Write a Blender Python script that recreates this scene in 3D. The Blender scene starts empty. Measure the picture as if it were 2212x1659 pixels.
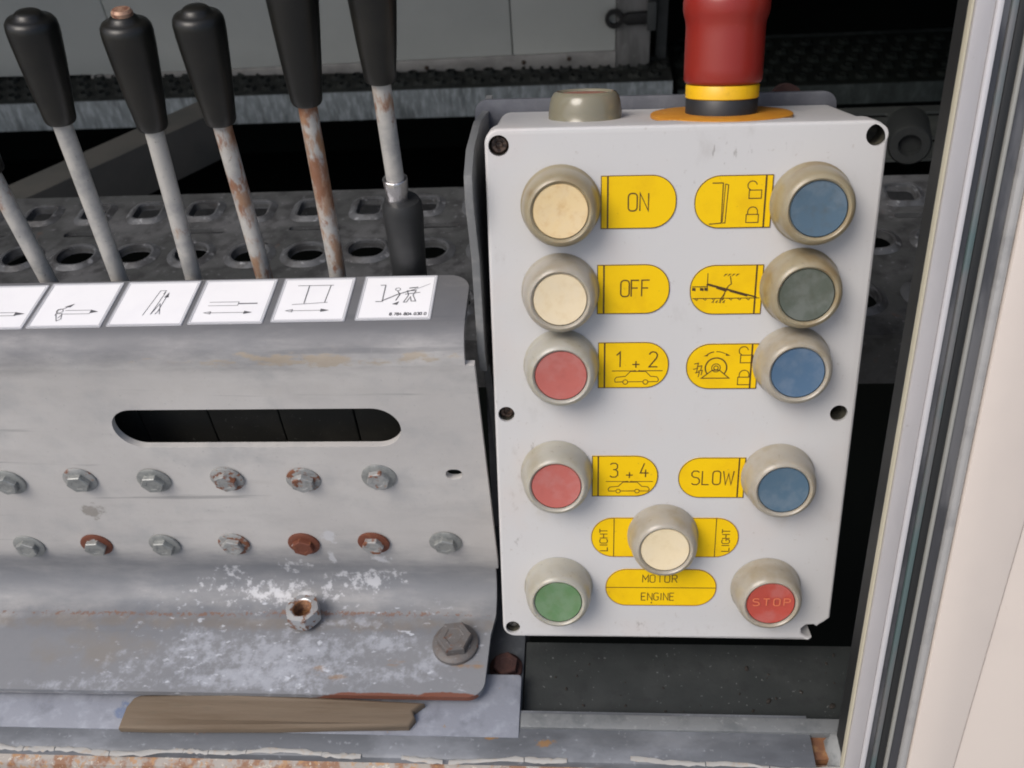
import bpy, math, random
from mathutils import Vector, Matrix
from mathutils.geometry import tessellate_polygon
random.seed(7)
V = Vector
S = bpy.context.scene
COL = S.collection

# ------------------------------------------------------------------ camera
CAMZ = 1.5                                   # everything below is written relative to the camera height
FPX, CX, CY = 2000.0, 1106.0, 829.5          # survey of the photograph (2212 px wide)
R = Matrix(((0.996663392282868, -0.00934894902449614, -0.08108439822397008),
            (0.053297714201949814, -0.6778422930855159, 0.7332729228366592),
            (-0.061817765602238214, -0.7351478918263367, -0.6750823216462121)))
cd = bpy.data.cameras.new('camera'); cam = bpy.data.objects.new('camera', cd); COL.objects.link(cam)
cd.sensor_width = 36.0; cd.lens = FPX / 2212.0 * 36.0
cd.clip_start = 0.01; cd.clip_end = 100
cx, cy, cz = R @ V((1, 0, 0)), R @ V((0, -1, 0)), R @ V((0, 0, -1))
m = Matrix((cx, cy, cz)).transposed().to_4x4(); m.translation = V((0, 0, CAMZ))
cam.matrix_world = m
cd.dof.use_dof = True; cd.dof.focus_distance = 0.42; cd.dof.aperture_fstop = 22
S.camera = cam

# ------------------------------------------------------------------ light
SUN_EL, SUN_AZ = math.radians(53), math.radians(226)     # azimuth clockwise from +Y: behind the camera, a little left
w = bpy.data.worlds.new('World'); S.world = w; w.use_nodes = True
nt = w.node_tree; bg = nt.nodes['Background']
sky = nt.nodes.new('ShaderNodeTexSky'); sky.sky_type = 'NISHITA'; sky.sun_disc = False
sky.sun_elevation = SUN_EL; sky.sun_rotation = SUN_AZ; sky.air_density = 1.0; sky.dust_density = 4.0; sky.ozone_density = 1.0
nt.links.new(sky.outputs['Color'], bg.inputs['Color']); bg.inputs['Strength'].default_value = 0.11
ld = bpy.data.lights.new('sun', 'SUN'); ld.energy = 1.5; ld.angle = math.radians(32); ld.color = (1.0, 0.965, 0.925)
so = bpy.data.objects.new('sun', ld); COL.objects.link(so)
sd = V((math.sin(SUN_AZ) * math.cos(SUN_EL), math.cos(SUN_AZ) * math.cos(SUN_EL), math.sin(SUN_EL)))
so.rotation_euler = sd.to_track_quat('Z', 'Y').to_euler(); so.location = (-1, -3, 5)
S.view_settings.view_transform = 'Standard'; S.view_settings.look = 'None'
S.view_settings.exposure = 0.32; S.view_settings.gamma = 1.0
S.cycles.pixel_filter_type = 'BLACKMAN_HARRIS'; S.cycles.filter_width = 1.9

# ------------------------------------------------------------------ survey helpers
def ray(px, py): return R @ V(((px - CX) / FPX, (py - CY) / FPX, 1.0))
def atY(px, py, Y): r = ray(px, py); return r * (Y / r.y)
def atZ(px, py, Z): r = ray(px, py); return r * (Z / r.z)
def atX(px, py, X): r = ray(px, py); return r * (X / r.x)
def atP(px, py, o, n): r = ray(px, py); return r * (o.dot(n) / r.dot(n))

# ------------------------------------------------------------------ mesh helpers
class MB:
    def __init__(s): s.v = []; s.f = []
    def add(s, vs, fs):
        o = len(s.v); s.v += [V(p) for p in vs]; s.f += [tuple(i + o for i in f) for f in fs]; return s
class Fr:
    def __init__(s, o, ex, ey, ez): s.o, s.x, s.y, s.z = V(o), V(ex).normalized(), V(ey).normalized(), V(ez).normalized()
    def __call__(s, a, b, c=0.0): return s.o + s.x * a + s.y * b + s.z * c
    def at(s, a, b, c=0.0): return Fr(s(a, b, c), s.x, s.y, s.z)
def frz(o, z, xh=(1, 0, 0)):
    z = V(z).normalized(); x = V(xh); x = (x - z * x.dot(z)).normalized(); return Fr(o, x, z.cross(x), z)

def thing(name, label, cat, base, group=None, kind=None):
    o = bpy.data.objects.new(name, None); COL.objects.link(o); o.empty_display_size = 0.02
    o.location = V(base) + V((0, 0, CAMZ)); o['base'] = tuple(o.location)
    tag(o, label, cat, group, kind); return o
def tag(o, label=None, cat=None, group=None, kind=None):
    if label: o['label'] = label
    if cat: o['category'] = cat
    if group: o['group'] = group
    if kind: o['kind'] = kind
    return o
def mk(name, mb, mat, parent=None, smooth=35, label=None, base=None):
    pb = V(parent['base']) if parent is not None else V((0, 0, CAMZ))
    if base is not None: own = V(base) + V((0, 0, CAMZ))
    else:
        n = max(1, len(mb.v)); c = V((0, 0, 0))
        for p in mb.v: c += p
        own = c / n + V((0, 0, CAMZ))
    me = bpy.data.meshes.new(name)
    me.from_pydata([tuple(p + V((0, 0, CAMZ)) - own) for p in mb.v], [], mb.f); me.update()
    if smooth:
        me.shade_smooth(); me.set_sharp_from_angle(angle=math.radians(smooth))
    me.materials.append(mat)
    o = bpy.data.objects.new(name, me); COL.objects.link(o)
    if parent is not None: o.parent = parent; o.location = own - pb
    else: o.location = own
    o['base'] = tuple(own)
    if label: o['label'] = label
    return o

def lathe(mb, fr, prof, n=40, cap0=True, cap1=True):
    vs, fs = [], []
    for r, h in prof:
        for i in range(n):
            a = 2 * math.pi * i / n; vs.append(fr(r * math.cos(a), r * math.sin(a), h))
    for k in range(len(prof) - 1):
        for i in range(n):
            j = (i + 1) % n; fs.append((k * n + i, k * n + j, (k + 1) * n + j, (k + 1) * n + i))
    if cap0: fs.append(tuple(reversed(range(n))))
    if cap1: fs.append(tuple((len(prof) - 1) * n + i for i in range(n)))
    return mb.add(vs, fs)
def rr(x0, y0, x1, y1, r, n=6):
    if not isinstance(r, (tuple, list)): r = (r,) * 4            # bl br tr tl
    out = []
    for (cx_, cy_, a0, rad) in ((x0 + r[0], y0 + r[0], 180, r[0]), (x1 - r[1], y0 + r[1], 270, r[1]), (x1 - r[2], y1 - r[2], 0, r[2]), (x0 + r[3], y1 - r[3], 90, r[3])):
        if rad <= 1e-6: out.append((cx_, cy_)); continue
        for i in range(n + 1):
            a = math.radians(a0 + 90 * i / n); out.append((cx_ + rad * math.cos(a), cy_ + rad * math.sin(a)))
    return out
def circ(x, y, r, n=24, ry=None): return [(x + r * math.cos(2 * math.pi * i / n), y + (ry or r) * math.sin(2 * math.pi * i / n)) for i in range(n)]
def inset(poly, d):
    n = len(poly); out = []
    for i in range(n):
        p0, p1, p2 = V(poly[i - 1]).to_2d(), V(poly[i]).to_2d(), V(poly[(i + 1) % n]).to_2d()
        a = (p1 - p0); b = (p2 - p1)
        if a.length < 1e-9: a = b
        if b.length < 1e-9: b = a
        na = V((-a.y, a.x)).normalized(); nb = V((-b.y, b.x)).normalized(); nn = na + nb
        nn = nn.normalized() if nn.length > 1e-6 else na
        k = d / max(0.4, nn.dot(na)); out.append((p1.x + nn.x * k, p1.y + nn.y * k))
    return out
def prism(mb, fr, outer, holes=(), h0=0.0, h1=0.001, bevel=0.0, steps=3):
    """flat plate with holes; outer counter-clockwise in (x, y); front face at h1"""
    if callable(fr) and not isinstance(fr, Fr): F = fr
    else: F = fr
    rings = [(outer, h0)]
    if bevel > 0:
        for k in range(steps + 1):
            a = math.pi / 2 * k / steps
            rings.append((inset(outer, bevel * (1 - math.cos(a))), h1 - bevel + bevel * math.sin(a)))
    else: rings.append((outer, h1))
    n = len(outer); vs, fs = [], []
    for poly, h in rings: vs += [F(x, y, h) for x, y in poly]
    for k in range(len(rings) - 1):
        for i in range(n):
            j = (i + 1) % n; fs.append((k * n + i, k * n + j, (k + 1) * n + j, (k + 1) * n + i))
    hb = len(vs); hidx = []
    for hl in holes:
        q = len(hl); o = len(vs)
        vs += [F(x, y, h0) for x, y in hl]; vs += [F(x, y, h1) for x, y in hl]
        for i in range(q):
            j = (i + 1) % q; fs.append((o + j, o + i, o + q + i, o + q + j))
        hidx.append((o, q))
    for top in (0, 1):
        base = (len(rings) - 1) * n if top else 0
        pol = rings[-1][0] if top else rings[0][0]
        loops = [[V((x, y, 0)) for x, y in pol]] + [[V((x, y, 0)) for x, y in hl] for hl in holes]
        mp = [base + i for i in range(n)]
        for (o, q) in hidx: mp += [o + (q if top else 0) + i for i in range(q)]
        flat = [p for l in loops for p in l]
        for t in tessellate_polygon(loops):
            a, b, c = (flat[i] for i in t)
            cr = (b - a).cross(c - a).z
            if abs(cr) < 1e-14: continue
            t = t if (cr > 0) == bool(top) else tuple(reversed(t))
            fs.append(tuple(mp[i] for i in t))
    return mb.add(vs, fs)
def box(mb, fr, x0, x1, y0, y1, z0, z1, bevel=0.0):
    return prism(mb, fr, [(x0, y0), (x1, y0), (x1, y1), (x0, y1)], (), z0, z1, bevel, 2)
def sweep(mb, prof, a, b, thick=None):
    """profile = list of points (world) at offset 0; swept from offset vector a to b"""
    n = len(prof); vs = [p + a for p in prof] + [p + b for p in prof]
    return mb.add(vs, [(i, i + 1, n + i + 1, n + i) for i in range(n - 1)])
def solid_sweep(mb, prof, a, b, closed=True):
    n = len(prof); vs = [p + a for p in prof] + [p + b for p in prof]
    fs = [(i, (i + 1) % n, n + (i + 1) % n, n + i) for i in range(n)]
    fs += [tuple(reversed(range(n))), tuple(range(n, 2 * n))]
    return mb.add(vs, fs)
def tube(mb, p0, p1, r0, r1, n=20, segs=1):
    d = p1 - p0; fr = frz(p0, d, (1, 0.01, 0)); L = d.length
    return lathe(mb, fr, [(r0 + (r1 - r0) * k / segs, L * k / segs) for k in range(segs + 1)], n)
_lift = [0]
def stroke(mb, F, pts, wd, h, closed=False):
    """thin printed line: one mitred ribbon"""
    _lift[0] = (_lift[0] + 1) % 9
    h = h + _lift[0] * 1.2e-5
    P = [V((x, y)) for x, y in pts]
    if closed and (P[0] - P[-1]).length < 1e-7: P.pop()
    n = len(P)
    L, Rr = [], []
    for i in range(n):
        if closed: a, b = P[i] - P[i - 1], P[(i + 1) % n] - P[i]
        else:
            a = P[i] - P[i - 1] if i else P[1] - P[0]; b = P[i + 1] - P[i] if i < n - 1 else P[i] - P[i - 1]
        a = a.normalized(); b = b.normalized(); na = V((-a.y, a.x)); nb = V((-b.y, b.x)); nn = na + nb
        nn = nn.normalized() if nn.length > 1e-4 else na
        k = wd / 2 / max(0.35, nn.dot(na)); L.append(P[i] + nn * k); Rr.append(P[i] - nn * k)
    vs = [F(p.x, p.y, h) for p in L] + [F(p.x, p.y, h) for p in Rr]
    fs = [(n + i, n + (i + 1) % n, (i + 1) % n, i) for i in range(n if closed else n - 1)]
    return mb.add(vs, fs)
def blot(mb, F, pts, h):
    _lift[0] = (_lift[0] + 1) % 9
    return mb.add([F(x, y, h + _lift[0] * 1.2e-5) for x, y in pts], [tuple(range(len(pts)))])
def arc(x, y, r, a0, a1, n=10, ry=None): return [(x + r * math.cos(math.radians(a0 + (a1 - a0) * i / n)), y + (ry or r) * math.sin(math.radians(a0 + (a1 - a0) * i / n))) for i in range(n + 1)]

GL = {  # engraved single-stroke letters on a 0..0.6 x 0..1 cell
 'O': [rr(0, 0, .5, 1, .2, 4)], 'N': [[(0, 0), (0, 1), (.48, 0), (.48, 1)]], 'F': [[(0, 0), (0, 1), (.45, 1)], [(0, .52), (.38, .52)]],
 'S': [[(0, .1), (.12, 0), (.36, 0), (.5, .14), (.5, .36), (.38, .5), (.12, .55), (0, .68), (0, .86), (.12, 1), (.36, 1), (.48, .9)]],
 'L': [[(0, 1), (0, 0), (.44, 0)]], 'W': [[(0, 1), (.16, 0), (.34, .8), (.52, 0), (.68, 1)]], 'I': [[(.1, 0), (.1, 1)]],
 'C': [[(.48, .14), (.36, 0), (.14, 0), (0, .16), (0, .84), (.14, 1), (.36, 1), (.48, .86)]], 'H': [[(0, 0), (0, 1)], [(.48, 0), (.48, 1)], [(0, .5), (.48, .5)]],
 'T': [[(0, 1), (.5, 1)], [(.25, 1), (.25, 0)]], 'G': [[(.48, .86), (.36, 1), (.14, 1), (0, .84), (0, .16), (.14, 0), (.36, 0), (.48, .14), (.48, .46), (.28, .46)]],
 'M': [[(0, 0), (0, 1), (.28, .4), (.56, 1), (.56, 0)]], 'R': [[(0, 0), (0, 1), (.34, 1), (.48, .88), (.48, .62), (.34, .5), (0, .5)], [(.26, .5), (.5, 0)]],
 'E': [[(.45, 0), (0, 0), (0, 1), (.45, 1)], [(0, .52), (.38, .52)]], 'P': [[(0, 0), (0, 1), (.34, 1), (.48, .88), (.48, .6), (.34, .48), (0, .48)]],
 '1': [[(.04, .78), (.26, 1), (.26, 0)]], '2': [[(0, .82), (.1, .96), (.24, 1), (.4, .96), (.5, .8), (.46, .6), (0, 0), (.52, 0)]],
 '3': [[(.02, .9), (.14, 1), (.36, 1), (.48, .88), (.48, .66), (.36, .54), (.2, .54)], [(.36, .54), (.5, .4), (.5, .14), (.36, 0), (.12, 0), (0, .1)]],
 '4': [[(.26, 1), (0, .3), (.54, .3)], [(.34, .55), (.34, 0)]], '+': [[(.06, .35), (.5, .35)], [(.28, .13), (.28, .57)]],
 '0': [rr(0, 0, .48, 1, .2, 4)], '7': [[(0, 1), (.48, 1), (.16, 0)]], '8': [rr(.03, .54, .45, 1, .15, 3), rr(0, 0, .48, .5, .16, 3)],
 '.': [[(.08, 0), (.14, .06)]], ' ': []}
def text(mb, F, s, x, y, hgt, wd, h, ang=0.0, adv=0.72, sx=1.0):
    c, sn = math.cos(ang), math.sin(ang); W = len(s) * adv * sx * hgt - (adv - .5) * sx * hgt; cx_ = -W / 2
    for ch in s:
        for pl in GL[ch]:
            pts = [((cx_ + px * hgt * sx), (py - .5) * hgt) for px, py in pl]
            stroke(mb, F, [(x + a * c - b * sn, y + a * sn + b * c) for a, b in pts], wd, h, closed=ch in 'O08')
        cx_ += (adv + (.2 if ch == 'W' else 0) - (.3 if ch in 'I.' else 0)) * sx * hgt

# ------------------------------------------------------------------ materials
def lin(r, g, b): return tuple(((c / 255) / 12.92 if c / 255 <= .04045 else ((c / 255 + .055) / 1.055) ** 2.4) for c in (r, g, b)) + (1.0,)
class Mat:
    """principled material whose colour is built up in layers of world-space noise"""
    def __init__(s, name, base, rough=.5, metal=0.0, spec=.5):
        s.m = bpy.data.materials.new(name); s.m.use_nodes = True; s.t = s.m.node_tree; s.b = s.t.nodes['Principled BSDF']
        s.geo = s.t.nodes.new('ShaderNodeNewGeometry'); s.pos = s.geo.outputs['Position']
        s.b.inputs['Roughness'].default_value = rough; s.b.inputs['Metallic'].default_value = metal; s.b.inputs['Specular IOR Level'].default_value = spec
        rgb = s.t.nodes.new('ShaderNodeRGB'); rgb.outputs[0].default_value = base; s.c = rgb.outputs[0]; s.metal = None; s.h = None
    def n(s, typ, **kw):
        x = s.t.nodes.new(typ)
        for k, v in kw.items(): setattr(x, k, v)
        return x
    def link(s, a, b): s.t.links.new(a, b)
    def noise(s, scale, detail=4, rough=.6, stretch=(1, 1, 1), off=0.0):
        mp = s.n('ShaderNodeMapping'); mp.inputs['Scale'].default_value = stretch; mp.inputs['Location'].default_value = (off, off * 1.7, off * .6); s.link(s.pos, mp.inputs['Vector'])
        no = s.n('ShaderNodeTexNoise'); no.inputs['Scale'].default_value = scale; no.inputs['Detail'].default_value = detail; no.inputs['Roughness'].default_value = rough
        s.link(mp.outputs[0], no.inputs['Vector']); return no.outputs['Fac']
    def ramp(s, v, lo, hi):
        mr = s.n('ShaderNodeMapRange', interpolation_type='SMOOTHSTEP'); mr.inputs[1].default_value = lo; mr.inputs[2].default_value = hi
        s.link(v, mr.inputs[0]); return mr.outputs[0]
    def math(s, op, a, b):
        x = s.n('ShaderNodeMath', operation=op)
        for i, q in enumerate((a, b)):
            if isinstance(q, (int, float)): x.inputs[i].default_value = q
            else: s.link(q, x.inputs[i])
        return x.outputs[0]
    def region(s, c, half, soft=.55):
        a = s.n('ShaderNodeVectorMath', operation='SUBTRACT'); s.link(s.pos, a.inputs[0]); a.inputs[1].default_value = V(c) + V((0, 0, CAMZ))
        d = s.n('ShaderNodeVectorMath', operation='DIVIDE'); s.link(a.outputs[0], d.inputs[0]); d.inputs[1].default_value = half
        l = s.n('ShaderNodeVectorMath', operation='LENGTH'); s.link(d.outputs[0], l.inputs[0])
        return s.ramp(l.outputs['Value'], 1.0, soft)
    def layer(s, col, mask, amt=1.0, metal=None):
        f = s.math('MULTIPLY', mask, amt); mx = s.n('ShaderNodeMix', data_type='RGBA'); s.link(f, mx.inputs['Factor'])
        s.link(s.c, mx.inputs['A']); mx.inputs['B'].default_value = col; s.c = mx.outputs['Result']
        return s
    def nl(s, col, scale, lo, hi, amt=1.0, detail=5, stretch=(1, 1, 1), off=0.0, reg=None, rough=.6):
        m_ = s.ramp(s.noise(scale, detail, rough, stretch, off), lo, hi)
        if reg: m_ = s.math('MULTIPLY', m_, s.region(*reg))
        return s.layer(col, m_, amt)
    def nr(s, col, scale, reg, k=.55, amt=1.0, off=0.0, stretch=(1, 1, 1), detail=5, wd=.12, lo=.72):
        """stain with a ragged outline: noise threshold grows with the region"""
        nz = s.noise(scale, detail, .65, stretch, off); r_ = s.region(reg[0], reg[1], 0.0)
        return s.layer(col, s.ramp(s.math('ADD', nz, s.math('MULTIPLY', r_, k)), lo, lo + wd), amt)
    def bump(s, scale, dist=.0004, strength=.4, detail=4, stretch=(1, 1, 1)):
        b = s.n('ShaderNodeBump'); b.inputs['Strength'].default_value = strength; b.inputs['Distance'].default_value = dist
        s.link(s.noise(scale, detail, .6, stretch, 3.3), b.inputs['Height'])
        if s.h: s.link(s.h, b.inputs['Normal'])
        s.h = b.outputs[0]; return s
    def rvar(s, scale, lo, hi):
        mr = s.n('ShaderNodeMapRange'); mr.inputs[1].default_value = .3; mr.inputs[2].default_value = .7; mr.inputs[3].default_value = lo; mr.inputs[4].default_value = hi
        s.link(s.noise(scale), mr.inputs[0]); s.link(mr.outputs[0], s.b.inputs['Roughness']); return s
    def sss(s, wgt, rad):
        s.b.inputs['Subsurface Weight'].default_value = wgt; s.b.inputs['Subsurface Radius'].default_value = rad; s.b.inputs['Subsurface Scale'].default_value = 1.0; return s
    def coat(s, wgt): s.b.inputs['Coat Weight'].default_value = wgt; s.b.inputs['Coat Roughness'].default_value = .12; return s
    def done(s):
        s.link(s.c, s.b.inputs['Base Color'])
        if s.h: s.link(s.h, s.b.inputs['Normal'])
        return s.m

RUST = lin(128, 62, 34); RUST_D = lin(92, 44, 30); RUST_L = lin(176, 104, 52)

# ================================================================== the control box (tilted back 21 degrees)
BL = V((-.04322, .25509, -.40738)); BX = V((.99976937, .0136058, -.01661583)); BU = V((.01082169, .34912169, .9370145)); BN = V((.01854978, -.93697821, .34889394))
BW, BH = 0.160, 0.2479
FB = Fr(BL, BX, BU, BN)                # u right, v up, w out of the panel
def uv(px, py, w_=0.0):
    p = atP(px, py, FB(0, 0, w_), BN) - FB.o; return p.dot(FB.x), p.dot(FB.y)

white = Mat('grey_white_enclosure_paint', (.53, .525, .52, 1), .42).nl(lin(196, 186, 180), 22, .5, .75, .35).nl(lin(150, 140, 130), 420, .64, .74, .35) \
    .nl(lin(120, 110, 100), 60, .60, .80, .25, stretch=(1, 1, .5), off=2).nr(lin(140, 128, 118), 300, (FB(.008, .085), (.016, .05, .06)), .24, .4, wd=.3, off=5, stretch=(1, 1, .4)) \
    .nr(lin(150, 140, 132), 400, (FB(.08, .004), (.09, .03, .014)), .24, .35, wd=.3, off=8).rvar(90, .34, .5).bump(900, .00012, .35)
label_y = Mat('yellow_label_film', lin(230, 189, 6), .5, 0, .22).nl(lin(212, 168, 12), 70, .45, .75, .6).nl(lin(150, 120, 40), 500, .66, .72, .4).done()
label_dirty = Mat('yellow_label_film_stained_by_boot', lin(222, 170, 14), .4).done()
ink = Mat('dark_brown_print', lin(70, 46, 14), .5).done()
ink_soft = Mat('brown_outline_print', lin(120, 76, 22), .5).done()
well_m = Mat('dark_olive_screw_well', (.075, .07, .05, 1), .7).nl((.03, .03, .025, 1), 300, .4, .6).done()  # dark olive liner colour for the screw holes
screw_old = Mat('corroded_dark_screw', lin(92, 76, 66), .45, .5).nl(lin(40, 32, 28), 700, .4, .6).done()
screw_bright = Mat('dull_zinc_screw', lin(150, 148, 142), .4, .6).nl(lin(70, 66, 60), 700, .45, .6).done()

rust_deep = Mat('dark_rust', (.032, .011, .009, 1), .8).nl((.055, .02, .014, 1), 300, .45, .65).bump(600, .0003, .5).done()
for gx_, gy_ in ((1208, 470), (1206, 660), (1208, 826), (1200, 1066), (1204, 1316), (1766, 470), (1740, 655), (1720, 820), (1688, 1072), (1437, 1204), (1662, 1318)):
    gu, gv = uv(gx_, gy_)
    white.nr(lin(150, 136, 104), 90, (FB(gu, gv, 0), (.0235, .024, .0245)), .55, .34, off=gu * 40, wd=.6, lo=.66)
for sx_, sy_, sl_, o_ in ((1150, 960, .020, 3), (1380, 1350, .030, 7), (1850, 1120, .022, 9), (1130, 1180, .02, 14), (1600, 330, .03, 19)):
    white.nr(lin(112, 104, 98), 420, (FB(*uv(sx_, sy_), 0), (sl_, .02, .012)), .16, .5, off=o_, stretch=(.8, .25, .25), wd=.10)
white = white.done()
box_t = thing('control_box', 'tilted grey white pendant control box with push buttons and yellow labels', 'control box', FB(BW / 2, 0, -.04))
corner_holes = {'tl': uv(1077, 315), 'tr': uv(1895, 291), 'ml': uv(1094, 895), 'mr': uv(1812, 893), 'bl': uv(1108, 1355)}
br_hole = uv(1750, 1365)
out = rr(0, 0, BW, BH, (.006, .001, .007, .006), 6)
# broken lower right corner: the plastic round the screw hole has snapped off
out = [p for p in out if not (p[0] > BW - .02 and p[1] < .02)]
hx, hy = br_hole
brk = [(hx + .0008, 0.0), (hx + .0012, .0012), (hx - .0016, .0014), (hx - .0040, .0035), (hx - .0042, .0062), (hx - .0022, .0083), (hx + .0012, .0086), (hx + .0030, .0074), (hx + .0042, .0088), (hx + .0062, .0102), (BW, .0128)]
k = next(i for i, p in enumerate(out) if p[0] > BW - .02)
out = out[:k] + brk + out[k:]
HR = {'tl': .0042, 'tr': .0043, 'ml': .0037, 'mr': .0039, 'bl': .0036}
lid = MB(); prism(lid, FB, out, [circ(*corner_holes[c_], HR[c_], 24) for c_ in corner_holes], -.014, 0.0, .0013, 4)
lid_o = mk('lid', lid, white, box_t, 40, base=FB(BW / 2, BH / 2, 0))
body = MB(); prism(body, FB, rr(.0012, .0012, BW - .0012, BH - .0012, .006, 6), (), -.072, -.0146)
mk('enclosure_body', body, white, box_t, 40)
for c_, p in corner_holes.items():            # recessed screw wells with screws
    hm = MB(); lathe(hm, FB.at(p[0], p[1], -.0139), [(HR[c_] - .0002, .0125), (HR[c_] - .0002, .0004), (.0005, .0004)], 20, False, True); mk('screw_well', hm, well_m, box_t)
    if c_ in ('tl', 'ml', 'bl'):
        sm = MB(); dz = -.0032 if c_ != 'bl' else -.0048
        r_ = HR[c_] - .0004
        lathe(sm, FB.at(p[0], p[1], -.012), [(r_, 0), (r_, .012 + dz - .0006), (r_ * .8, .012 + dz), (r_ * .45, .012 + dz), (r_ * .3, .012 + dz - .0008)], 20)
        mk('screw', sm, screw_old if c_ != 'bl' else screw_bright, box_t, label='dark recessed cross head screw' if c_ != 'bl' else 'dull zinc recessed screw')
# faint yellow sticker remnant on the top face
FT = Fr(FB(0, BH - .0012, 0), FB.x, FB.z, FB.y)
yl = MB(); prism(yl, FT, [(.006, -.0172), (.038, -.0166), (.041, -.0152), (.006, -.0152)], (), .0001, .0004)
mk('sticker_remnant', yl, Mat('faded_yellow_sticker', lin(188, 178, 84), .6).nl(lin(190, 188, 180), 300, .45, .6).done(), box_t)

# ---- yellow labels with their print
def lab(pl, pr, pt, pb, rnd, paint, line_in=None, name='button_label'):
    """label given by its measured extents on the panel; rnd = side that is round"""
    ym = (pt + pb) / 2
    u0, u1 = uv(pl, ym)[0], uv(pr, ym)[0]; xm = (pl + pr) / 2
    v1, v0 = uv(xm, pt)[1], uv(xm, pb)[1]
    W_, H_ = u1 - u0, v1 - v0; r_ = min(H_ / 2 * .98, .0102) if rnd != 'both' else H_ / 2 * .98
    rad = {'R': (0, r_, r_, 0), 'L': (r_, 0, 0, r_), 'both': (r_,) * 4}[rnd]
    F = FB.at(u0, v0, 0); b = MB(); o = rr(0, 0, W_, H_, rad, 10); prism(b, F, o, (), .00005, .00035)
    lo = mk(name, b, label_y, box_t, 0)
    e = MB(); stroke(e, F, inset(o, .00012), .00035, .00037, True)
    if rnd == 'R': stroke(e, F, [(.0028, .0001), (.0028, H_ - .0001)], .0007, .00037)
    if rnd == 'L': stroke(e, F, [(W_ - .0028, .0001), (W_ - .0028, H_ - .0001)], .0007, .00037)
    mk('border_line', e, ink_soft if rnd == 'both' else ink, lo, 0)
    for pt_ in (paint if isinstance(paint, tuple) else (paint,)): g = MB(); pt_(g, F, W_, H_); mk('lettering', g, ink, lo, 0)
    return lo
LW = .00055; LH = .00039
def lock(g, F, x, y, s, open_):
    stroke(g, F, [(x - s, y), (x + s, y), (x + s, y + 1.35 * s), (x - s, y + 1.35 * s)], LW * .7, LH, True)
    if open_: stroke(g, F, [(x - s * .75, y + 1.35 * s)] + arc(x - s * .35 - s * .2, y + 2.1 * s, s * .75, 215, 10, 9), LW * .7, LH)
    else: stroke(g, F, [(x - s * .8, y + 1.35 * s)] + arc(x, y + 1.8 * s, s * .8, 180, 0, 9) + [(x + s * .8, y + 1.35 * s)], LW * .7, LH)
def car(g, F, cx_, y, s, sy):
    f_ = lambda pts: [(cx_ + a * s, y + b * sy) for a, b in pts]
    stroke(g, F, f_([(-.62, .12), (-.95, .1), (-.98, .28), (-.9, .46), (-.5, .52), (-.28, .88), (.4, .88), (.62, .52), (.9, .48), (.98, .3), (.95, .12), (.52, .12)]), LW * .65, LH)
    stroke(g, F, f_([(-.38, .12), (.28, .12)]), LW * .65, LH)
    for wx in (-.5, .4): stroke(g, F, [(cx_ + wx * s + a, y + .10 * sy + b) for a, b in circ(0, 0, .17 * sy, 12)], LW * .65, LH, True)
    stroke(g, F, f_([(-1.1, .93), (-.1, .93)]), LW * .65, LH); stroke(g, F, f_([(.15, .93), (1.15, .93)]), LW * .65, LH)
    for sg in (-1, 1): blot(g, F, f_([(.02 + sg * .12, .86), (.02 + sg * .12, 1.0), (.02 + sg * .01, .93)][::sg]), LH)
def p_on(g, F, W, H): text(g, F, 'ON', W * .50, H * .5, H * .33, LW, LH, adv=.66)
def p_off(g, F, W, H): text(g, F, 'OFF', W * .53, H * .52, H * .33, LW, LH, adv=.62)
def p_12(g, F, W, H): 
    for ch, xx, yy in (('1', .31, .63), ('+', .53, .57), ('2', .78, .63)): text(g, F, ch, W * xx, H * yy, H * .33, LW, LH)
    car(g, F, W * .55, H * .10, W * .32, H * .30)
def p_34(g, F, W, H): 
    for ch, xx, yy in (('3', .33, .65), ('+', .56, .58), ('4', .79, .65)): text(g, F, ch, W * xx, H * yy, H * .34, LW, LH)
    car(g, F, W * .56, H * .10, W * .32, H * .29)
def p_slow(g, F, W, H): text(g, F, 'SLOW', W * .50, H * .5, H * .34, LW, LH, adv=.68)
def p_ramp(g, F, W, H):                      # platform bed with open and closed padlock
    q = lambda pts: [(a * W, b * H) for a, b in pts]
    stroke(g, F, q([(.22, .86), (.36, .86), (.36, .10), (.20, .08)]), LW * .7, LH)
    stroke(g, F, q([(.39, .84), (.43, .82), (.41, .10), (.37, .10)]), LW * .7, LH); stroke(g, F, q([(.39, .84), (.375, .12)]), LW * .6, LH)
    lock(g, F, W * .76, H * .10, H * .115, False); lock(g, F, W * .78, H * .56, H * .115, True)
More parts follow.
